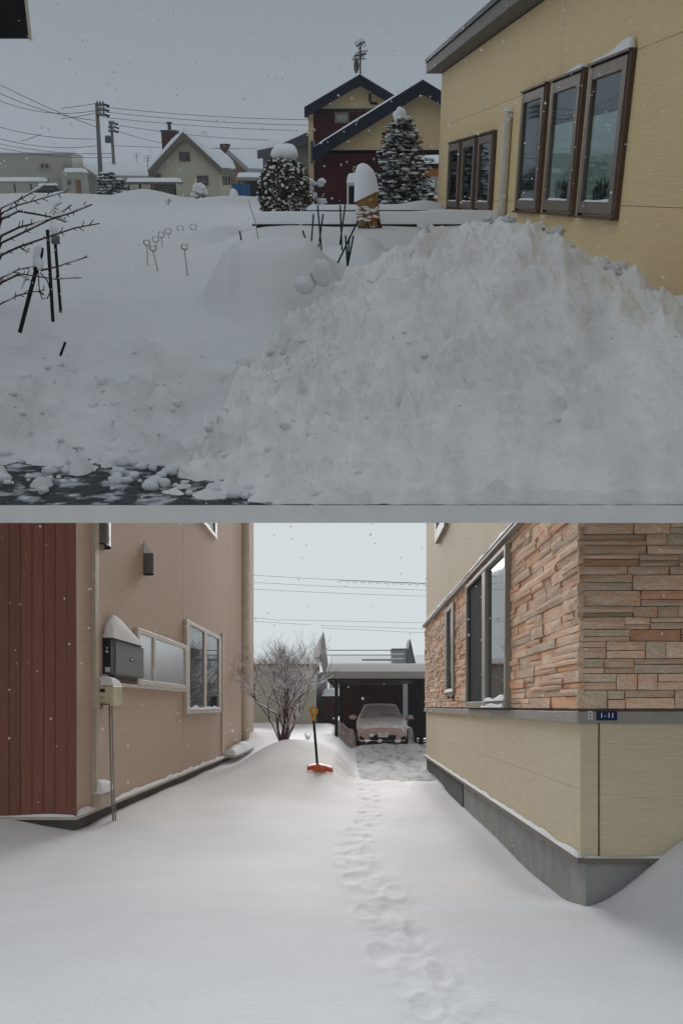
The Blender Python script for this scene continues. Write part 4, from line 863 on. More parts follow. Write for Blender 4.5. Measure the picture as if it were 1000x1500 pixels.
def groundB(X, Y):
    z = -1.62 + 0.025 * noise.noise(Vector((X * 0.5, Y * 0.22, 8)))
    z += 0.04 * noise.noise(Vector((X * 1.1 + 4, Y * 0.4, 2))) * sstep(5, 9, Y)
    wx = XWR + slB * Y
    if Y < YCR: z += 0.62 * sstep(1.95, 3.1, X) * (0.35 + 0.65 * sstep(6.2, 8.2, Y))
    z -= 0.14 * math.exp(-((X - wx) / 0.40) ** 2) * sstep(8.0, 9.5, Y) * (1 - sstep(16, 24, Y))
    lx = -XWL + slB * Y
    z += 0.26 * (1 - sstep(lx - 1.3, lx + 0.5, X)) * (1 - sstep(YCL - 0.2, YCL + 0.8, Y)) * sstep(6, 11, Y)
    z += 0.06 * (1 - sstep(lx, lx + 1.6, X)) * sstep(12, 15, Y)
    # bank across the left of the alley end, cut off by the shovelled drive
    cut = 0.36 + 0.05 * noise.noise(Vector((Y * 0.9, 0, 4))) - 0.10 * sstep(27, 22, Y)
    bank = (1 - sstep(cut - 0.50, cut + 0.10, X)) * sstep(17.5, 25.5, Y) * (0.40 + 0.60 * (1 - sstep(-0.7, 0.35, X) * 0.55))
    z += 0.58 * bank * max(0.02 + 0.98 * sstep(lx + 0.2, lx + 1.7, X), sstep(31, 36, Y))
    z += 0.18 * math.exp(-((X + 1.35) / 0.9) ** 2 - ((Y - 25.5) / 3.2) ** 2)
    far = sstep(26, 36, Y); z += 0.30 * far * sstep(cut - 0.2, cut + 0.3, X) + 0.12 * far * (1 - sstep(cut - 0.2, cut + 0.3, X)) 
    # piled snow either side of the car, inside the carport
    z += 0.55 * sstep(36.0, 36.6, Y) * ((1 - sstep(0.42, 0.60, X)) * sstep(-0.35, -0.1, X) + sstep(2.28, 2.36, X) * (1 - sstep(2.52, 2.6, X)))
    z += (0.06 + 0.03 * noise.noise(Vector((X * 4, Y * 2, 6)))) * math.exp(-((Y - 33.9) / 0.55) ** 2) * sstep(0.35, 0.6, X)
    z += 0.18 * sstep(36, 46, Y) * (1 - sstep(-0.6, 0.2, X))
    if X > 0.2 and 18 < Y < 36: z += 0.035 * fbm(Vector((X * 2.5, Y * 0.9, 3)), 3) * sstep(18, 22, Y)
    if Y < 24:
        tx = trailX(Y); dd = abs(X - tx)
        if dd < 0.6:
            k = math.exp(-(dd / 0.28) ** 2) * (0.4 + 0.6 * sstep(24, 18, Y)); z += k * (-0.008 + 0.020 * fbm(Vector((X * 5, Y * 2.0, 1)), 5))
            for (fx, fy, rx, ry, dp) in foot:
                if abs(Y - fy) < ry * 2:
                    q_ = ((X - fx) / rx) ** 2 + ((Y - fy) / ry) ** 2
                    if q_ < 4: z -= dp * math.exp(-q_ ** 1.5); z += 0.006 * math.exp(-((math.sqrt(q_) - 1.4) / 0.35) ** 2)
    return z
m = MB()
def gB(a, b):
    Y = 4.2 * (70 / 4.2) ** b; s = a * 2 - 1; X = (0.35 * s + 0.65 * s ** 3) * (0.46 * Y + 2.4) + 0.02 * Y
    return Vector((X, Y, groundB(X, Y)))
def gkeep(i, j):
    p = gB((i + .5) / 260, (j + .5) / 520)
    if YCR + .6 < p.y < 26 and p.x > XWR + slB * p.y + .6: return False
    if YCL + .8 < p.y < 36 and p.x < -XWL + slB * p.y - .8: return False
    return -0.14 * p.y - 1.6 < p.x < 0.10 * p.y + 1.6 if p.y > 36 else True
m.grid(gB, 260, 520, keep=gkeep)
struct('snow_ground', m, 'snow_deep', 'B')
m = MB(); m.grid(lambda a, b: Vector(((a - .5) * 6000, 150 + (b ** 3) * 5000, -1.25)), 8, 12)
struct('snow_plain', m, 'snow_deep', 'B')
m = MB()
def drv(a, b):
    Y = 22.5 + 14 * b; X = 0.42 + 0.28 * sstep(24, 22.5, Y) + a * (XWR + slB * Y - 0.42 + (0.9 if Y > 26 else 0.0))
    return Vector((X, Y, groundB(X, Y) + 0.004 + 0.02 * sstep(0, .1, a) * sstep(0, .08, b) + 0.012 * noise.noise(Vector((X * 6, Y * 1.5, 0)))))
m.grid(drv, 50, 70); struct('cleared_drive', m, 'packed_snow', 'B')

# ================================================================== B: right house with stone cladding
pc = wallB(853, XWR); Ur = Vector((slB, 1, 0)).normalized(); Nr = Vector((-1, slB, 0)).normalized()
frS = Frame(pc, Ur, Nr, 'B'); frF = Frame(pc, -Nr, -Ur, 'B')       # side wall (u runs away) and front wall (u runs right)
Tr = Thing('stone_clad_house', 'cream sided house with orange stone cladding right of the alley', 'house', frS.pt(0, -1.7), 'B')
uE = frS.u(624); vF = frS.v(848, 1253); vT0, vT1 = frS.v(760, 1053), frS.v(760, 1040.5); vS = 2.02
topv = lambda u: 2.2 + 0.27 * u
m = MB(); m.prism(frS, [(0.02, vF), (uE - 0.02, vF), (uE - 0.02, topv(uE)), (0.02, topv(0))], -4.0, -0.02); Tr.part('wall', m, 'sealant')
m = MB(); m.prism(frS, [(-0.2, topv(-0.2)), (uE + 0.3, topv(uE + 0.3)), (uE + 0.3, topv(uE + 0.3) + 0.12), (-0.2, topv(-0.2) + 0.12)], -4.2, 0.15); Tr.part('roof', m, 'eave_grey')
# lower siding panels: side and front
su = [0.0, frS.u(712), frS.u(658), uE]
for a, b in zip(su, su[1:]):
    vm = frS.v(770, 1128)
    for v0, v1 in ((vF, vm - 0.0015), (vm + 0.0015, vT0)):
        m = MB(); m.box(frS, a + 0.008, b - 0.008, v0, v1, -0.02, 0.0); Tr.part('siding_panel', m, 'siding_cream')
fu = [0.0, frF.u(877), 1.35, 2.6]
for i, (a, b) in enumerate(zip(fu, fu[1:])): m = MB(); m.box(frF, a + (0.010 if i else -0.018), b - 0.010, vF, vT0, -0.02, 0.0); Tr.part('siding_panel', m, 'siding_cream')
m = MB(); m.box(frS, 0.012, uE, vF - 0.9, vF - 0.012, -4.0, -0.03); Tr.part('foundation', m, 'foundation')
m = MB(); m.box(frS, frS.u(676), uE - 0.01, vF - 0.8, vF - 0.06, -0.03, -0.01)
Tr.part('vent_skirt', m, 'foundation_dark')
# water table flashing with its snow line
m = MB(); m.box(frS, -0.05, uE + 0.03, vF - 0.045, vF - 0.002, -0.03, 0.05); m.box(frF, -0.05, 2.6, vF - 0.045, vF - 0.002, -0.03, 0.048); fl = Tr.part('flashing', m, 'trim_taupe')
m = MB(); m.pillow(frS, -0.03, uE, -0.01, 0.052, vF - 0.001, 0.030, 0.03, 200, 4, 1.2, 3); m.pillow(frF, 0.0, 2.6, -0.01, 0.05, vF - 0.001, 0.018, 0.02, 60, 4, 1.2, 5); Tr.part('snow', m, 'snow_cap', fl)
# trim band under the stone
m = MB(); m.box(frS, -0.055, uE + 0.02, vT0 + 0.002, vT1, -0.02, 0.055); m.box(frF, -0.05, 2.6, vT0 + 0.002, vT1, -0.02, 0.052); band = bevel(Tr.part('trim_band', m, 'trim_grey'), 0.004)
m = MB(); m.box(frS, -0.03, uE, vT1 + 0.001, vT1 + 0.02, -0.02, 0.02); m.box(frF, -0.03, 2.6, vT1 + 0.001, vT1 + 0.02, -0.02, 0.02); Tr.part('shadow_gap', m, 'joint_dark', band)
m = MB(); m.box(frS, 0.0, uE, vT1 + 0.02, vS, -0.02, 0.004); m.box(frF, 0.0, 2.6, vT1 + 0.02, 2.3, -0.02, 0.004); Tr.part('mortar', m, 'joint_dark')
# upper siding and ledge
us_ = [0.0, 3.2, frS.u(712), frS.u(663), uE]
for a, b in zip(us_, us_[1:]): m = MB(); m.prism(frS, [(a + .008, vS + 0.02), (b - .008, vS + 0.02), (b - .008, topv(b) - .01), (a + .008, topv(a) - .01)], -0.02, 0.0); Tr.part('siding_panel', m, 'siding_cream')
m = MB(); m.box(frS, 0.0, uE, vS - 0.03, vS + 0.015, -0.02, 0.10); led = Tr.part('ledge', m, 'trim_grey'); m = MB(); m.pillow(frS, 0.0, uE, 0.0, 0.11, vS + 0.016, 0.05, 0.03, 220, 4, 1.0, 7); Tr.part('snow', m, 'snow_cap', led)
# windows
wu0, wu1 = frS.u(752), frS.u(690.5); wu_b = wu1 - 0.0
m = MB(); vwt, vwb = 1.90, vT1 + 0.02
fw = 0.16
m.box(frS, wu0, wu0 + fw * .7, vwb, vwt, 0.0, 0.10); m.box(frS, wu1 - fw * .8, wu1, vwb, vwt, 0.0, 0.10); m.box(frS, wu0 + fw * .7, wu1 - fw * .8, vwt - 0.05, vwt, 0.0, 0.098); m.box(frS, wu0 + fw * .7, wu1 - fw * .8, vwb, vwb + 0.09, 0.0, 0.098)
mid = frS.u(717); m.box(frS, mid - 0.2, mid + 0.14, vwb + 0.09, vwt - 0.05, 0.0, 0.092)
w_ = bevel(Tr.part('window', m, 'trim_grey'), 0.006)
m = MB(); m.box(frS, wu0 + fw * .65, mid - 0.19, vwb + 0.085, vwt - 0.045, 0.03, 0.045); Tr.part('pane', m, 'pane_dark', w_)
m = MB(); m.box(frS, mid + 0.13, wu1 - fw * .75, vwb + 0.085, vwt - 0.045, 0.05, 0.06); Tr.part('insect_screen', m, 'pane_screen', w_, label='black insect screen')
m = MB(); m.pillow(frS, wu0 + 0.1, mid - 0.2, 0.03, 0.115, vwb + 0.09, 0.05, 0.05, 40, 5, 1.2, 2); m.pillow(frS, wu0 + 0.05, mid, 0.098, 0.13, vwb + 0.01, 0.05, 0.05, 40, 5, 1.2, 9); Tr.part('snow', m, 'snow_cap', w_)
su0, su1 = frS.u(669), frS.u(656.5); sv1 = frS.v(664, 886); sv0 = frS.v(664, 1019)
m = MB(); m.box(frS, su0, su0 + .35, sv0, sv1, 0, 0.07); m.box(frS, su1 - .3, su1, sv0, sv1, 0, 0.07); m.box(frS, su0 + .35, su1 - .3, sv1 - .08, sv1, 0, 0.068); m.box(frS, su0 + .35, su1 - .3, sv0, sv0 + .06, 0, 0.068); w2_ = Tr.part('window', m, 'trim_grey')
m = MB(); m.box(frS, su0 + .34, su1 - .29, sv0 + .05, sv1 - .07, 0.02, 0.03); Tr.part('pane', m, 'pane_dark', w2_)
m = MB(); m.pillow(frS, su0, su1, 0.0, 0.09, sv0 + .06, 0.07, .04, 10, 4); Tr.part('snow', m, 'snow_cap', w2_)
u0, u1 = frS.u(656), frS.u(642); v0 = frS.v(645, 791)
window(Tr, frS, u0, u1, v0, v0 + 1.6, 0.3, 0.08, 'trim_grey', 'pane_dark', n0=0.0, back=False)
# stones
rs = random.Random(17); variants = []
for k in range(14):
    mb = MB(); nx, ny = 4, 2; vv = {}
    def add_stone(mb, seed):
        r_ = random.Random(seed); P = []
        for j in range(ny + 1):
            for i in range(nx + 1):
                ex = i in (0, nx); ey = j in (0, ny)
                x = i / nx - .5 + (r_.uniform(-.03, .03) if not ex else r_.uniform(-0.012, 0.004) * (1 if i else -1)); y = j / ny - .5 + (r_.uniform(-.08, .08) if not ey else r_.uniform(0, 0.03) * (-1 if j else 1))
                z = 1.0 + r_.uniform(-.22, .15) - (0.18 if ex or ey else 0); P.append((x, y, z))
        nb_ = len(P); rim = [(i, 0) for i in range(nx + 1)] + [(nx, j) for j in range(1, ny + 1)] + [(i, ny) for i in range(nx - 1, -1, -1)] + [(0, j) for j in range(ny - 1, 0, -1)]
        for (i, j) in rim: p = P[j * (nx + 1) + i]; P.append((p[0], p[1], 0.0))
        fs = [(j * (nx + 1) + i, j * (nx + 1) + i + 1, (j + 1) * (nx + 1) + i + 1, (j + 1) * (nx + 1) + i) for j in range(ny) for i in range(nx)]
        nr = len(rim)
        for k_ in range(nr):
            a = rim[k_]; b = rim[(k_ + 1) % nr]; fs.append((nb_ + k_, nb_ + (k_ + 1) % nr, b[1] * (nx + 1) + b[0], a[1] * (nx + 1) + a[0]))
        mb.add(P, fs)
    add_stone(mb, k); me = bpy.data.meshes.new('stone'); me.from_pydata([tuple(p) for p in mb.v], [], mb.f); me.materials.append(MATS['stone'] if k % 7 not in (2, 5) else MATS['stone_grey' if k % 7 == 2 else 'stone_red']); variants.append((me, mb))
def stone_rows(length, v0, v1, lmin, lmax, holes, hmin=0.075, hmax=0.19):
    out = []; v = v0
    while v < v1 - 0.02:
        h = min(rs.uniform(hmin, hmax), v1 - v)
        if v1 - v - h < 0.05: h = v1 - v
        u = 0.0
        while u < length - 0.02:
            l = min(rs.uniform(lmin, lmax), length - u)
            if length - u - l < lmin * .4: l = length - u
            pieces = [(u, u + l, v, v + h)]
            if h > 0.085 and rs.random() < 0.45: c = v + h * rs.uniform(.35, .65); pieces = [(u, u + l * 1.0, v, c), (u, u + l, c, v + h)]
            if h > 0.1 and l > lmin * 1.4 and rs.random() < 0.2: s = u + l * rs.uniform(.3, .7); pieces = [(u, s, v, v + h), (s, u + l, v, v + h * .5), (s, u + l, v + h * .5, v + h)]
            for (a, b, c, d) in pieces:
                segs = [(a, b)]
                for (ha, hb, hc, hd) in holes:
                    if d > hc + .01 and c < hd - .01:
                        ns = []
                        for (x, y) in segs:
                            if y <= ha or x >= hb: ns.append((x, y)); continue
                            if x < ha - .03: ns.append((x, ha))
                            if y > hb + .03: ns.append((hb, y))
                        segs = ns
                for (x, y) in segs: out.append((x, y, c, d))
            u += l
        v += h
    return out
stones = []
holes = [(wu0, wu1, -9, vwt), (su0, su1, sv0 - .02, sv1)]
for (a, b, c, d) in stone_rows(uE, vT1 + 0.022, vS - 0.032, 0.40, 1.35, holes, .06, .15):
    w_px = (b - a) / (pc.y + (a + b) / 2) ** 2 * XWR * F; stones.append((w_px * (d - c) * F / (pc.y + (a + b) / 2), frS, a, b, c, d))
for (a, b, c, d) in stone_rows(1.5, vT1 + 0.022, 2.28, 0.16, 0.52, [], .06, .16):
    stones.append(((b - a) * (d - c) * (F / 8.4) ** 2 * (1 if a < 0.85 and c < 1.6 else 0.001), frF, a, b, c, d))
stones.sort(key=lambda s: -s[0]); rest = MB()
for i, (_, fr, a, b, c, d) in enumerate(stones):
    th = rs.uniform(0.026, 0.060); g = 0.0022; gx = 0.003 if fr is frF else 0.007
    me, vmb = variants[rs.randrange(len(variants))]
    a2 = a - (rs.uniform(0.028, 0.062) if (a < 0.01) else 0)          # corner stones wrap past the edge
    Mx = Matrix((fr.U * (b - a2 - 2 * gx), fr.V * (d - c - 2 * g), fr.N * th)).transposed().to_4x4(); Mx.translation = fr.pt((a2 + b) / 2, (c + d) / 2, 0.0)
    if i < 300:
        o = bpy.data.objects.new('stone', me); col.objects.link(o); o.parent = Tr.e; Ml = Mx.copy(); Ml.translation = Mx.translation - Tr.base; o.matrix_local = Ml
    else: rest.add([Mx @ p for p in vmb.v], vmb.f, 0)
if rest.v: o = Tr.part('small_stones', rest, 'stone'); o['kind'] = 'stuff'
# address plates
u0, u1, v0, v1 = frF.rect(873.5, 1041.5, 903.5, 1055.5, 0.06); m = MB(); m.box(frF, u0, u1, v0, v1, 0.054, 0.062)
T = Thing('address_plate', 'navy address plate reading 1-11 on the trim band', 'address plate', frF.pt((u0 + u1) / 2, v0, .055), 'B'); bevel(T.part('plate', m, 'plate_navy'), .002)
for ch_, f_ in zip('1-11', (0.24, 0.42, 0.60, 0.78)): text_mesh('numeral', ch_, (v1 - v0) * 0.74, frF, u0 + (u1 - u0) * f_, (v0 + v1) / 2, 0.063, 'text_white', T.e, T.base, 0.0015, 1.15)
u0, u1, v0, v1 = frF.rect(861, 1042, 867.5, 1054, 0.06); m = MB(); m.box(frF, u0, u1, v0, v1, 0.054, 0.060)
T = Thing('name_tag', 'tiny white tag beside the navy address plate', 'name tag', frF.pt((u0 + u1) / 2, v0, .055), 'B'); T.part('plate', m, 'plate_white')
for f_ in (0.28, 0.70):
    m = MB(); c = v0 + (v1 - v0) * f_; w = (u1 - u0) * .22; h = (v1 - v0) * .13
    for (p0, p1, q0, q1) in ((-w, -w + .004, -h, h), (w - .004, w, -h, h), (-w + .0041, w - .0041, -h, -h + .004), (-w + .0041, w - .0041, -.002, .002), (-w + .0041, w - .0041, h - .004, h)): m.box(frF, (u0 + u1) / 2 + p0, (u0 + u1) / 2 + p1, c + q0, c + q1, .0605, .062)
    T.part('character', m, 'text_dark')

# ================================================================== B: left house
pl_ = wallB(110, XWL, True); Nl = Vector((1, -slB, 0)).normalized()
frL = Frame(pl_, Ur, Nl, 'B'); frM = Frame(pl_, -Nl, -Ur, 'B')      # side wall (u runs away); front wall (u runs left)
Tl = Thing('brown_sided_house', 'brown sided house with maroon planked front left of the alley', 'house', frL.pt(0, -1.7), 'B')
uEl = frL.u(371.5); vFl = -1.37; topl = lambda u: 3.1 + 0.27 * u
m = MB(); m.prism(frL, [(0.02, vFl), (uEl - 0.02, vFl), (uEl - 0.02, topl(uEl)), (0.02, topl(0))], -4.5, -0.02); Tl.part('wall', m, 'sealant')
m = MB(); m.prism(frL, [(-0.2, topl(-.2)), (uEl + .3, topl(uEl + .3)), (uEl + .3, topl(uEl + .3) + .12), (-.2, topl(-.2) + .12)], -4.6, 0.15); Tl.part('roof', m, 'eave_grey')
ul_ = [0.0, frL.u(267.5), frL.u(334), uEl]; vm = frL.v(200, 1037.5)
for a, b in zip(ul_, ul_[1:]):
    m = MB(); m.box(frL, a + .012, b - .012, vFl, vm - .0015, -.02, 0); Tl.part('siding_panel', m, 'siding_brown')
    m = MB(); m.prism(frL, [(a + .012, vm + .0015), (b - .012, vm + .0015), (b - .012, topl(b) - .01), (a + .012, topl(a) - .01)], -.02, 0); Tl.part('siding_panel', m, 'siding_brown')
m = MB(); m.box(frM, -0.02, 0.10, vFl - .02, 3.0, 0.0, 0.03); Tl.part('corner_trim', m, 'planks_maroon')
bw = 0.145; k = 0; u = 0.105
while u < 1.75:
    m = MB(); m.box(frM, u, u + bw - 0.012, vFl - 0.01 + 0.0, 3.0, 0.0, 0.022); m.box(frM, u + bw - 0.012, u + bw, vFl - 0.01, 3.0, 0.0, 0.010); Tl.part('plank', m, 'planks_maroon'); u += bw
m = MB(); m.box(frL, .02, uEl, vFl - .9, vFl - .012, -4.4, -.03); Tl.part('foundation', m, 'foundation_dark')
m = MB(); m.box(frL, -.04, uEl + .04, vFl - .04, vFl - .002, -.03, .055); m.box(frM, -.04, 1.9, vFl - .05, vFl - .012, -.03, .06); fl = Tl.part('flashing', m, 'trim_cream')
m = MB(); m.pillow(frL, -.03, uEl, -.01, .06, vFl - .001, .055, .035, 240, 4, 1.0, 4); m.pillow(frM, -.02, 1.9, .02, .065, vFl - .011, .02, .02, 60, 4, 1.2, 6); Tl.part('snow', m, 'snow_cap', fl)
# thick snow on the far ledge
m = MB(); a, b = frL.u(326), frL.u(373); m.box(frL, a, b + .3, vFl - .02, vFl + .05, .056, .32); lg = Tl.part('ledge', m, 'trim_cream'); m = MB(); m.pillow(frL, a, b + .3, .0, .36, vFl + .051, .26, .2, 60, 8, .5, 3, hf=lambda q: .55 + .45 * math.sin(q * 3.1)); Tl.part('snow', m, 'snow_cap', lg)
# vertical covers and pipes
def vpipe(x, y0, y1, w, d, mt, name, rnd=False):
    u = frL.u(x); v1, v0 = frL.v(x, y0), frL.v(x, y1); m = MB()
    if rnd: m.tube([frL.pt(u, v0, d), frL.pt(u, v1, d)], w, 8)
    else: m.box(frL, u - w, u + w, v0, v1, .001, d)
    return Tl.part(name, m, mt)
vpipe(136, 700, 1000, .10, .06, 'trim_cream', 'duct_cover'); vpipe(137.5, 998, 1160, .16, .075, 'trim_cream', 'duct_cover')
m = MB(); u = frL.u(141); m.box(frL, u - .25, u + .5, vFl + .01, vFl + .2, .001, .12); q_ = Tl.part('duct_box', m, 'trim_cream')
m = MB(); m.pillow(frL, u - .28, u + .5, -.01, .14, vFl + .2, .36, .25, 20, 6, .2, 4, hf=lambda q: 1 - .6 * q); Tl.part('snow', m, 'snow_cap', q_)
vpipe(324.5, 929, 1105, .22, .05, 'trim_cream', 'drain_pipe'); vpipe(354.5, 700, 1095, .16, .08, 'trim_cream', 'drain_pipe', True)
# vent hoods
for (x0, x1, yt, yb, lab) in ((137, 165, 748, 794, 'larger vent hood cut by the top edge'), (207, 225, 808, 839, None)):
    xm_ = (x0 + x1) / 2; nn = 0.13 if x0 < 150 else 0.16; ua = frL.u(x0 + 3); ub = frL.u(x1 + 1, None, nn); v1 = frL.v(x0, yt); v0 = frL.v(x0, yb)
    def hood(a, b, ua=ua, ub=ub, v0=v0, v1=v1, nn=nn):
        t = math.pi * a; return frL.pt((ua + ub) / 2 - math.cos(t) * (ub - ua) / 2, v0 + (v1 - v0) * b, max(.002, math.sin(t) ** .55 * nn))
    m = MB(); m.grid(hood, 20, 6); tp = [hood(i / 20, 1) for i in range(21)]; m.add(tp, [tuple(range(21))])
    h_ = Tl.part('vent_hood', m, 'hood_metal', label=lab)
    m = MB(); m.tube([hood(i / 20, 0) for i in range(21)], .012, 5); Tl.part('rim', m, 'black_metal', h_)
    m = MB(); hs = frL.v(x0, 789) - v1 if x0 > 150 else .25
    m.grid(lambda a, b: frL.pt((ua + ub) / 2 - math.cos(math.pi * a) * (ub - ua) / 2 * (1 - b), v1 + .003 + hs * b, max(.002, math.sin(math.pi * a) ** .55 * nn * (1 - b) ** .8)), 20, 8); Tl.part('snow', m, 'snow_cap', h_)
# windows
def winL(x0, x1, yt, yb, fw, pm, mull=(), xr=None):
    xr = xr or x0; a, b = frL.u(x0), frL.u(x1); return a, b, window(Tl, frL, a, b, frL.v(xr, yb), frL.v(xr, yt), fw, .07, 'trim_white', pm, n0=.002, mullions=[frL.u(q) for q in mull], back=False, fv=0.085)
a, b, w_ = winL(196, 269, 919, 1003, .16, 'pane_frosted', (221,), 196); vb = frL.v(196, 1003)
m = MB(); m.box(frL, frL.u(160), b, vb - .05, vb - .002, .001, .06); m.pillow(frL, frL.u(196), b, .02, .06, vb, .025, .03, 60, 4, 1.0, 5); Tl.part('sill', m, 'trim_white', w_)
a, b, w_ = winL(269, 320, 907, 1046, .38, 'pane_dark', (297,), 269)
m = MB(); vb = frL.v(269, 1046) + .085; m.pillow(frL, a + .3, b - .2, .02, .085, vb, .07, .06, 60, 4, 1.2, 5); Tl.part('snow', m, 'snow_cap', w_)
winL(291, 314, 690, 789, .35, 'pane_dark', (), 313)
# wall-hung boiler
no = .125; ua, ub = frL.u(150), frL.u(211, None, no); vt, vb = frL.v(150, 934), frL.v(150, 988)
T = Thing('wall_boiler', 'grey wall-hung boiler with black side under snow dome', 'boiler', frL.pt((ua + ub) / 2, vb), 'B')
m = MB(); m.box(frL, ua + .25, ub, vb, vt, .003, no); bd = bevel(T.part('casing', m, 'appliance_grey'), .03, 3)
m = MB(); m.box(frL, ua, ua + .26, vb + .01, vt - .01, .004, no - .01); sp = T.part('side_panel', m, 'appliance_black')
m = MB(); c = frL.pt(ua, vb + (vt - vb) * .62, no * .5); m.tube([c, c - frL.U * .012], .018, 10); T.part('knob', m, 'plate_white', sp)
m = MB(); m.box(frM, -.0, .0, 0, 0, 0, 0) if False else m.box(Frame(frL.pt(ua, 0), frL.N, -frL.U, 'B'), no * .3, no * .85, vb + .03, vb + .1, .001, .003); T.part('sticker', m, 'plate_white', sp)
m = MB(); uc = ua + (ub - ua) * .60; vc = (vt + vb) / 2 + .01; m.box(frL, uc - .16, uc + .16, vc - .025, vc + .025, no + .001, no + .006); bg = T.part('badge', m, 'appliance_black', bd)
m = MB(); m.box(frL, uc - .10, uc + .10, vc - .006, vc + .008, no + .0062, no + .009); T.part('badge_lettering', m, 'plate_white', bg)
m = MB(); m.pillow(frL, ua - .05, ub - .1, -.0, no + .03, vt - .005, .44, .16, 40, 14, .06, 2, hf=lambda q: (1.0 - .80 * q ** 1.6) * min(1, .55 + 2.5 * q)); T.part('snow', m, 'snow_cap')
m = MB(); m.box(frL, ua + .3, ub - .3, vb - .045, vb - .002, .003, no * .7); T.part('bracket', m, 'black_metal')
# meter box
no = .25; ua = frL.u(139); ub = ua + .55; vt, vb = frL.v(139, 1001), frL.v(139, 1034)
T = Thing('meter_box', 'ivory meter box with snow peak on the brown wall', 'meter box', frL.pt((ua + ub) / 2, vb), 'B')
m = MB(); m.box(frL, ua, ub, vb, vt - .03, .003, no); bd = bevel(T.part('casing', m, 'ivory'), .015)
fq = Frame(frL.pt(ua, 0), frL.N, -frL.U, 'B')
m = MB(); m.box(fq, .03, .17, vb + .06, vt - .05, .002, .03); f2 = bevel(T.part('front_plate', m, 'ivory'), .008)
m = MB(); m.box(fq, .055, .145, vt - .125, vt - .075, .0305, .034); T.part('display', m, 'appliance_black', f2)
m = MB(); m.box(fq, .06, .14, vb + .09, vb + .125, .0305, .032); T.part('label_strip', m, 'trim_grey', f2)
m = MB(); m.box(fq, .05, .20, vb + .01, vb + .025, .002, .012); T.part('slot', m, 'trim_taupe', bd)
m = MB(); m.pillow(frL, ua - .01, ub, .0, no * .95, vt - .03, .14, .09, 20, 12, .1, 1, hf=lambda q: 1 - .3 * q); T.part('snow', m, 'snow_cap')
m = MB(); P = [fq.pt(.03, vb + .10, .01), fq.pt(-.02, vb + .09, .03), fq.pt(.0, vb + .02, .04), fq.pt(.04, vb - .06, .03), fq.pt(.09, vb - .03, .02), fq.pt(.10, vb + .03, .01)]; m.tube(P, .008, 6); T.part('cable', m, 'black_metal')
for dx in (0, .035):
    m = MB(); m.tube([fq.pt(.15 + dx, vb - .002, -.2), fq.pt(.17 + dx, -1.0, -.2), fq.pt(.21 + dx, -1.75, -.2)], .014 if not dx else .010, 8); T.part('riser_pipe', m, 'steel_pipe')

# ================================================================== B: carport, car, things behind
Yk = 34.0
frk = facing(Yk, 'B', 550, 0)
T = Thing('black_carport', 'black flat-roofed carport under thick snow behind the car', 'carport', frk.pt(0, -1.3), 'B')
u0, u1, v0, v1 = frk.rect(477, 984, 650, 994); vtop = frk.v(550, 971)
m = MB(); m.box(frk, u0, u1, v0, v1, -6.0, 0); T.part('roof_fascia', m, 'grey_wall')
m = MB(); m.box(frk, u0 + .06, u1 - .06, v0 - .06, v0 - .002, -5.9, -.06); T.part('ceiling', m, 'carport_black')
m = MB(); m.pillow(frk, u0 + .02, u1 - .02, -5.9, -.02, v1 + .003, vtop - v1 - .003, .14, 60, 14, .06, 3); T.part('snow', m, 'snow_cap')
for (xa, xb, yb, n) in ((490, 495, 1086, -.5), (497, 502, 1082, -3.0), (606, 611, 1088, -2.2), (613, 620, 1092, -.6)):
    a = frk.u(xa, None, n); b = frk.u(xb, None, n); m = MB(); m.box(frk, a, b, frk.v(xa, yb + 6, n), v0 - .061, n - .11, n); bevel(T.part('post', m, 'carport_black'), .006)
m = MB(); a, b = frk.u(480), frk.u(492); m.prism(frk, [(a, v0 - .062), (a + .12, v0 - .062), (b + .05, v0 - .32), (b + .05, v0 - .42)], -.6, -.5); T.part('brace', m, 'carport_black')
m = MB(); a, b = frk.u(622), frk.u(604); m.prism(frk, [(a, v0 - .062), (a, v0 - .5), (b - .0, v0 - .062), (b - .1, v0 - .062)][:3], -.75, -.66); T.part('brace', m, 'carport_black')
n = -5.6; a, b = frk.u(501, None, n), frk.u(590, None, n); m = MB(); m.box(frk, a, b, -1.2, v0 - .07, n - .1, n); T.part('back_wall', m, 'maroon_dark')
n = -5.2; a, b = frk.u(597, None, n), frk.u(640, None, n); m = MB(); m.box(frk, a, b, -1.2, v0 - .07, n - .1, n); T.part('side_screen', m, 'carport_black')
for k in range(7): m = MB(); a, b = frk.u(611.5), frk.u(640); vv = frk.v(600, 1090) + k * .085; m.box(frk, a, b, vv, vv + .055, -.78, -.74); T.part('slat', m, 'fence_dark')
# the car
Yc = 34.2; xc = at(560.3, 1090, Yc, 'B').x; zc = -1.36
Tk = Thing('hatchback_car', 'pinkish beige hatchback facing the alley, bonnet and windscreen snowed over', 'car', (xc, Yc + 1.9, zc), 'B')
SEC = [(0.00, .58, .24, .42, .50, .50), (0.05, .72, .20, .50, .62, .62), (0.14, .80, .18, .56, .68, .70), (0.35, .845, .18, .64, .70, .78), (0.9, .855, .18, .80, .74, .90), (1.22, .855, .18, .88, .73, .965), (1.5, .855, .18, .90, .615, 1.16), (1.9, .855, .18, .91, .555, 1.385), (2.2, .855, .18, .915, .54, 1.43), (3.2, .85, .2, .93, .54, 1.41), (3.7, .83, .22, .93, .50, 1.2), (3.95, .80, .3, .85, .50, .95)]
def half(s): y, w, zb, zs, wt, zt = s; return [(w * .93, zb), (w, zb + (zs - zb) * .45), (w * .985, zs), (wt + (w - wt) * .35, zs + (zt - zs) * .55 if zt - zs > .1 else zs + (zt - zs) * .7), (wt, zt - .02), (wt * .55, zt + .012), (0, zt + .022)]
rows = []
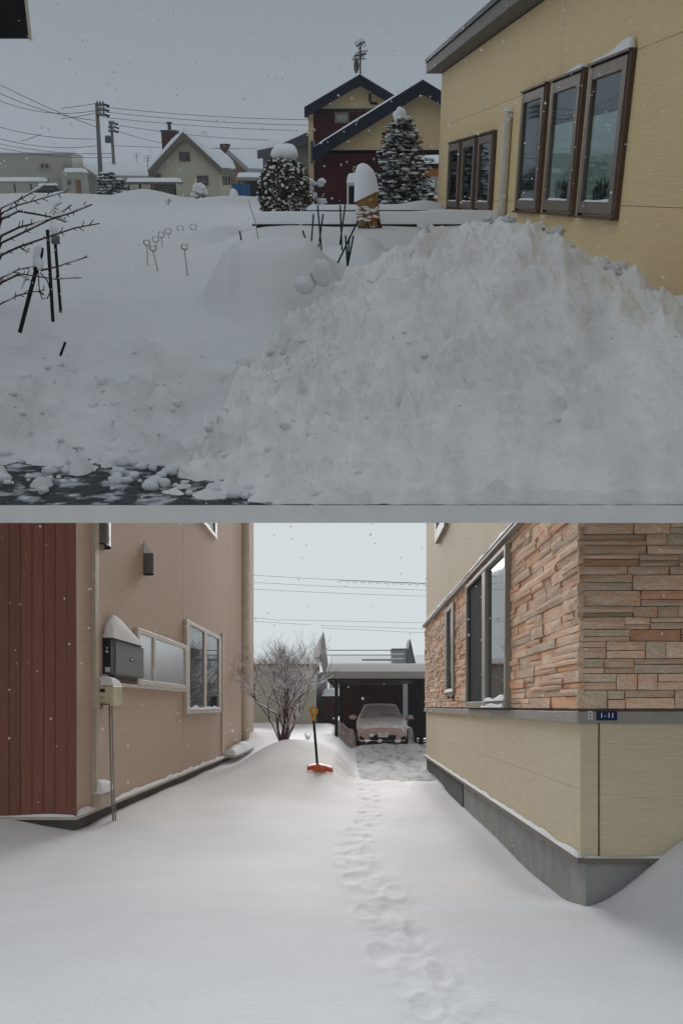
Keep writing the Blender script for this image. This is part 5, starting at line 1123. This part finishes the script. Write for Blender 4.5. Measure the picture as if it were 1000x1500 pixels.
for s in SEC: h = half(s); rows.append([Vector((xc + x, Yc + s[0], zc + z)) for x, z in h] + [Vector((xc - x, Yc + s[0], zc + z)) for x, z in h[-2::-1]])
m = MB(); n = len(rows[0]); V = [p for r_ in rows for p in r_]; Fs = [(i * n + k, i * n + k + 1, (i + 1) * n + k + 1, (i + 1) * n + k) for i in range(len(rows) - 1) for k in range(n - 1)]
Fs.append(tuple(range(n - 1, -1, -1))); Fs.append(tuple((len(rows) - 1) * n + k for k in range(n))); m.add(V, Fs, 0, True)
body = Tk.part('body', m, 'car_pink'); sb = body.modifiers.new('sub', 'SUBSURF'); sb.levels = 2; sb.render_levels = 2
def strip(i0, i1, k0, k1, off, mt, name, par=None, jag=0.0):
    m = MB(); R_ = [[rows[i][k] for k in range(k0, k1 + 1)] for i in range(i0, i1 + 1)]
    nu, nv = 40, 30
    def fn(a, b):
        fi = b * (len(R_) - 1); i = min(int(fi), len(R_) - 2); t = fi - i; fk = a * (k1 - k0); k = min(int(fk), k1 - k0 - 1); s = fk - k
        p = R_[i][k].lerp(R_[i][k + 1], s).lerp(R_[i + 1][k].lerp(R_[i + 1][k + 1], s), t)
        e_ = min(a, 1 - a, b, 1 - b); kk = min(1, e_ / .06) ** .5
        nrm = Vector((0, -.55, .83)); return p + nrm * (off * kk * (1 + .35 * noise.noise(p * 6))) + Vector((0, jag * noise.noise(Vector((p.x * 9, b * 3, 0))) * (1 - b), 0))
    m.grid(fn, nu, nv); return Tk.part(name, m, mt, par)
strip(5, 7, 3, 9, .012, 'frost', 'windscreen'); strip(1, 5, 2, 10, .035, 'snow_cap_dim', 'bonnet_snow', None, .12); strip(7, 9, 3, 9, .03, 'snow_cap_dim', 'roof_snow')
frc_ = Frame((xc, Yc, zc), (1, 0, 0), (0, -1, 0), 'B')
m = MB(); m.prism(frc_, [(-.44, .33), (-.40, .22), (.40, .22), (.44, .33), (.46, .40), (-.46, .40)], -.12, .045); gr = bevel(Tk.part('grille', m, 'black_metal'), .015)
for s in (-1, 1):
    m = MB(); m.prism(frc_, [(s * .60, .24), (s * .78, .26), (s * .76, .38), (s * .62, .32)], -.20, -.02); Tk.part('fog_lamp_recess', m, 'black_metal')
    m = MB(); m.prism(frc_, [(s * .52, .50), (s * .78, .56), (s * .80, .68), (s * .60, .60)], -.35, -.07); bevel(Tk.part('headlight', m, 'lamp_glass'), .02)
    m = MB(); m.blob((xc + s * 0.98, Yc + 1.30, zc + .98), .13, .07, .075, .15, 1, s, 14, 10); mr = Tk.part('door_mirror', m, 'car_pink'); m = MB(); m.tube([(xc + s * .84, Yc + 1.34, zc + .92), (xc + s * .92, Yc + 1.31, zc + .95)], .03, 6); Tk.part('mirror_arm', m, 'black_metal', mr)
    m = MB(); m.blob((xc + s * 0.98, Yc + 1.29, zc + 1.02), .12, .065, .05, .2, 1, s + 3, 12, 8); Tk.part('mirror_snow', m, 'frost', mr)
    for yy in (.78, 3.2):
        m = MB(); c = Vector((xc + s * .72, Yc + yy, zc + .27)); m.tube([c, c + Vector((s * .155, 0, 0))], .30, 20); wh = Tk.part('wheel', m, 'tyre'); m = MB(); m.tube([c + Vector((s * .15, 0, 0)), c + Vector((s * .162, 0, 0))], .19, 16); Tk.part('rim', m, 'hood_metal', wh)
m = MB(); m.box(frc_, -.15, .18, .33, .495, .046, .06); pt_ = bevel(Tk.part('number_plate', m, 'plate_white'), .006)
text_mesh('plate_numerals', '·10-10', .105, frc_, .015, .385, .0605, 'plate_green', pt_, Tk.base, .001, .95)
m = MB(); m.box(frc_, -.07, .10, .455, .48, .0605, .0615); Tk.part('plate_top_line', m, 'plate_green', pt_)
m = MB(); w0 = Vector((xc - .1, Yc + 1.34, zc + 1.05)); m.tube([w0 + Vector((-.14, -.02, .0)), w0 + Vector((.2, -.03, .02)), w0 + Vector((.58, 0, .03))], .012, 5); m.tube([w0 + Vector((.2, -.03, .02)), w0 + Vector((.3, -.08, -.06))], .012, 5); Tk.part('wiper', m, 'black_metal')
m = MB(); m.box(frc_, -.62, .62, .15, .19, -.1, .01); Tk.part('front_lip', m, 'tyre')
for (u, v) in ((-.38, .40), (-.1, .21), (.5, .2)): m = MB(); m.blob(frc_.pt(u, v, .05), .10, .04, .05, .6, 2, u, 10, 7); Tk.part('snow_patch', m, 'snow_cap')

# houses beyond the carport
def simple_house_B(name, label, Y, polys, base_px):
    fr = facing(Y, 'B', 500, 0); T = Thing(name, label, 'house', fr.pt(fr.u(base_px), -1.3), 'B')
    for (nm, P, n0, n1, mt) in polys: m = MB(); m.prism(fr, [fr.uv(*p) for p in P], n0, n1); T.part(nm, m, mt)
    return T, fr
T, fr = simple_house_B('grey_gable_house', 'grey house with steep narrow gable left of the carport', 48, [
    ('wall', [(461, 1062), (478, 1062), (478, 985), (461, 985)], -6, 0, 'grey_wall'), ('gable', [(468, 962), (479.5, 974), (473.4, 924)][::1], -6, .05, 'grey_wall'), ('lower_gable', [(474, 990), (480, 972), (468, 962)], -6, .04, 'grey_wall')], 470)
m = MB(); m.prism(fr, [fr.uv(*p) for p in ((469, 961), (473.2, 926), (460, 950), (458, 966))], -6, -.1); T.part('roof_snow', m, 'snow_cap')
T, fr = simple_house_B('beige_wing_house', 'beige low house with snowy roof behind the bare tree', 44, [('wall', [(340, 1065), (461, 1065), (461, 977), (340, 977)], -6, 0, 'pale_wall'), ('eave', [(338, 977), (464, 977), (464, 973), (338, 973)], -6, .3, 'brown_wall')], 420)
u0, u1, v0, v1 = fr.rect(338, 962, 464, 973, .3); m = MB(); m.pillow(fr, u0, u1, -6, .3, v0 + .003, v1 - v0, .25, 40, 8); T.part('roof_snow', m, 'snow_cap')
T, fr = simple_house_B('maroon_shed', 'small maroon shed with deep snow roof left of the carport post', 46.5, [('wall', [(472.5, 1064), (500, 1064), (500, 1020), (472.5, 1020)], -3, 0, 'maroon_dark')], 482)
u0, u1, v0, v1 = fr.rect(471, 1000, 502, 1020, .1); m = MB(); m.box(fr, u0, u1, v0, v0 + .05, -3, .1); m.pillow(fr, u0, u1, -3, .1, v0 + .05, .30, .2, 16, 8); T.part('roof_snow', m, 'snow_cap')
# big snowy roof with dormers beyond
frR = facing(62, 'B', 550, 0)
T = Thing('dormer_house', 'distant snowy roof with dark dormer and grey chimney box', 'house', frR.pt(0, -1.3), 'B')
u0, u1 = frR.u(482), frR.u(700); vb = frR.v(550, 1000); vt = frR.v(550, 951)
m = MB(); m.box(frR, u0, u1, -1.5, vb - .02, -9, -.2); T.part('wall', m, 'grey_wall')
m = MB(); m.add([frR.pt(u0, vb, 0), frR.pt(u1, vb, 0), frR.pt(u1, vt, -7), frR.pt(u0, vt, -7), frR.pt(u1, vb, -14), frR.pt(u0, vb, -14)], [(0, 1, 2, 3), (3, 2, 4, 5), (0, 3, 5), (1, 4, 2), (0, 5, 4, 1)]); T.part('roof', m, 'snow_cap')
for (ya, yb, xa, xb, nm) in ((952, 953.2, 479, 582, 'snow_guard'), (959, 960.2, 479, 580, 'snow_guard'), (965.5, 968, 530, 578, 'eave_line')):
    a, b, c, d = frR.rect(xa, ya, xb, yb, .5); m = MB(); m.box(frR, a, b, c, d, .3, .5); T.part(nm, m, 'grey_wall')
a, b, c, d = frR.rect(574, 953, 596, 972, .8); m = MB(); m.box(frR, a, b, c, d, -1, .8); cb = T.part('chimney_box', m, 'grey_wall'); m = MB(); m.box(frR, a - .03, b + .03, d, d + .12, -1.03, .83); T.part('cap', m, 'eave_grey', cb)
for k in range(2): m = MB(); m.box(frR, a + .02, b - .2, c + .25 + k * .28, c + .31 + k * .28, .8, .9); T.part('snow_ledge', m, 'snow_cap', cb)
m = MB(); m.prism(frR, [frR.uv(*p) for p in ((593, 974), (607, 974), (599, 937))], -2, 1.0); dm = T.part('dormer', m, 'dark_roof')
for k in range(3): m = MB(); m.prism(frR, [frR.uv(*p) for p in ((595.5 + k * 3, 972), (596.5 + k * 3, 972), (598.6 + k * .7, 946))], 1.001, 1.03); T.part('batten', m, 'grey_wall', dm)
# wires over the alley end
for i, (a, b, s) in enumerate([((360, 842), (640, 855.5), 1), ((360, 852.5), (640, 865), 1), ((360, 862.5), (640, 874), 1), ((360, 903.5), (410, 909), 0), ((410, 908), (640, 913), 0), ((360, 909.5), (455, 915.5), 0), ((470, 916.5), (640, 922), 0), ((470, 920), (640, 928), 0)]):
    wire([a, b], 58 + i, ['highest wire', 'second wire', 'third wire', 'bent service wire', 'fifth wire', 'left low wire', 'lower right wire', 'lowest right wire'][i] + ' crossing the white sky between the houses', 'B', .011, s, 'wires over the alley')
m = MB(); P = [at(494 + t, 849.5 + t * .04, 58, 'B') for t in range(0, 147, 2)]; m.tube(P, .016, 5)
m.tube([at(494 + t, 851.0 + t * .04 + 1.5 * math.sin(t * .55), 58, 'B') for t in range(0, 147, 1)], .012, 4); single('spiral_cable', m, 'wire', 'spiral-wrapped cable hanging just under the highest alley wire', 'cable', P[0], 'B')

# bare fruit tree with snow on its branches
Yt = 30.0; b_ = at(415, 1084, Yt, 'B')
T = Thing('bare_tree', 'bare many-stemmed tree dusted with snow left of the shovel', 'tree', b_, 'B')
branchy(T, b_ - Vector((0, 0, .25)), 3.5, 0.22, 44, 'bark_red', .034, 6, 14, True, .62, spt=(2, 3))
b_ = at(450, 1083, 29.0, 'B'); T = Thing('dry_stems', 'thin dry stems in snow just behind the shovel', 'plant', b_, 'B'); branchy(T, b_ - Vector((0, 0, .1)), .5, .5, 52, 'bark', .008, 2, 6, False, .3)

# snow pusher
Ys = 21.2; q = lambda x, y, dy=0: at(x, y, Ys + dy, 'B')
T = Thing('snow_pusher', 'orange-bladed snow pusher with yellow D-grip standing in snow', 'snow shovel', q(468, 1136), 'B')
m = MB(); m.tube([q(459.3, 1054), q(464.8, 1124)], .027, 10); T.part('shaft', m, 'black_metal')
m = MB(); m.tube([q(464.6, 1117), q(465, 1122)], .030, 10); T.part('collar', m, 'steel_pipe')
m = MB(); P = [q(*p) for p in ((457.2, 1048), (454.8, 1043), (454.8, 1039), (456.2, 1037.3), (459, 1037), (462, 1037.3), (463.4, 1039), (463.3, 1044), (460.8, 1048.5))]; m.tube(P + [q(459.3, 1050)], .030, 8); m.tube([q(457, 1047)] + [q(459, 1049)], .03, 8); m.tube([q(459, 1047), q(459.4, 1056)], [.045, .032], 10); T.part('grip', m, 'shovel_yellow')
m = MB()
def blade(a, b):
    x = 449.5 + 38 * a; y = 1138.5 - 7.5 * a; p = q(x, y + 2); p.z = max(p.z, groundB(p.x, p.y - .05) + .01); bend = .25 * (b - .5) ** 2
    return p + Vector((0, .30 * b - .05 + bend * .3, .02 + .13 * math.sin(b * 1.5) - .05 * (2 * a - 1) ** 2 * b))
m.grid(blade, 24, 8); 
for k in range(7): m.tube([blade(.1 + k * .13, .1) + Vector((0, -.01, .008)), blade(.1 + k * .13, .9) + Vector((0, -.01, .008))], .008, 5)
m.prism(Frame(q(466, 1131) , (1, 0, 0), (0, -1, 0), 'B'), [(-.13, -.02), (.16, .0), (.03, .15), (-.04, .15)], -.03, .03)
bl = T.part('blade', m, 'shovel_orange'); so = bl.modifiers.new('sol', 'SOLIDIFY'); so.thickness = .008

# ================================================================== falling snow
m = MB(); rg = random.Random(77)
for k in range(2600):
    x = rg.uniform(-40, 1040); y = rg.uniform(-20, 1520); Y = rg.uniform(3.0, 5.3) if y < 740 else 6.0 + 16 * rg.random() ** 1.3
    d = Vector(((x - CX) / F, 1, (HB - y) / F)); p = d * Y; px = rg.choice((1.0, 1.4, 1.8, 2.2, 2.9)); r = px * Y / F / 2
    if y > 1100 and rg.random() < .7: continue
    if p.z < -1.35 or (y < 330 and rg.random() < .35) or (y > 740 and rg.random() < .45): continue
    m.blob(p, r, r, r * rg.uniform(.7, 1.5), .5, 2, k, 6, 4)
single('snowflakes', m, 'flake', 'falling snowflakes', None, (0, 5, 0), 'B', kind='stuff')

# ================================================================== the snowy air
m = MB(); m.box(Frame((0, 0, 0), (1, 0, 0), (0, -1, 0), 'B'), -120, 120, -4.0, 110, -190, 12)
hz = bpy.data.materials.new('haze'); hz.use_nodes = True; MATS['haze'] = hz; nt = hz.node_tree
nt.nodes.remove(nt.nodes['Principled BSDF']); pv_ = nt.nodes.new('ShaderNodeVolumePrincipled')
pv_.inputs['Color'].default_value = (0.9, 0.92, 0.94, 1); pv_.inputs['Density'].default_value = 0.0010
nt.links.new(pv_.outputs[0], nt.nodes['Material Output'].inputs['Volume'])
single('haze', m, 'haze', None, None, (0, 0, 0), 'B', kind='stuff')
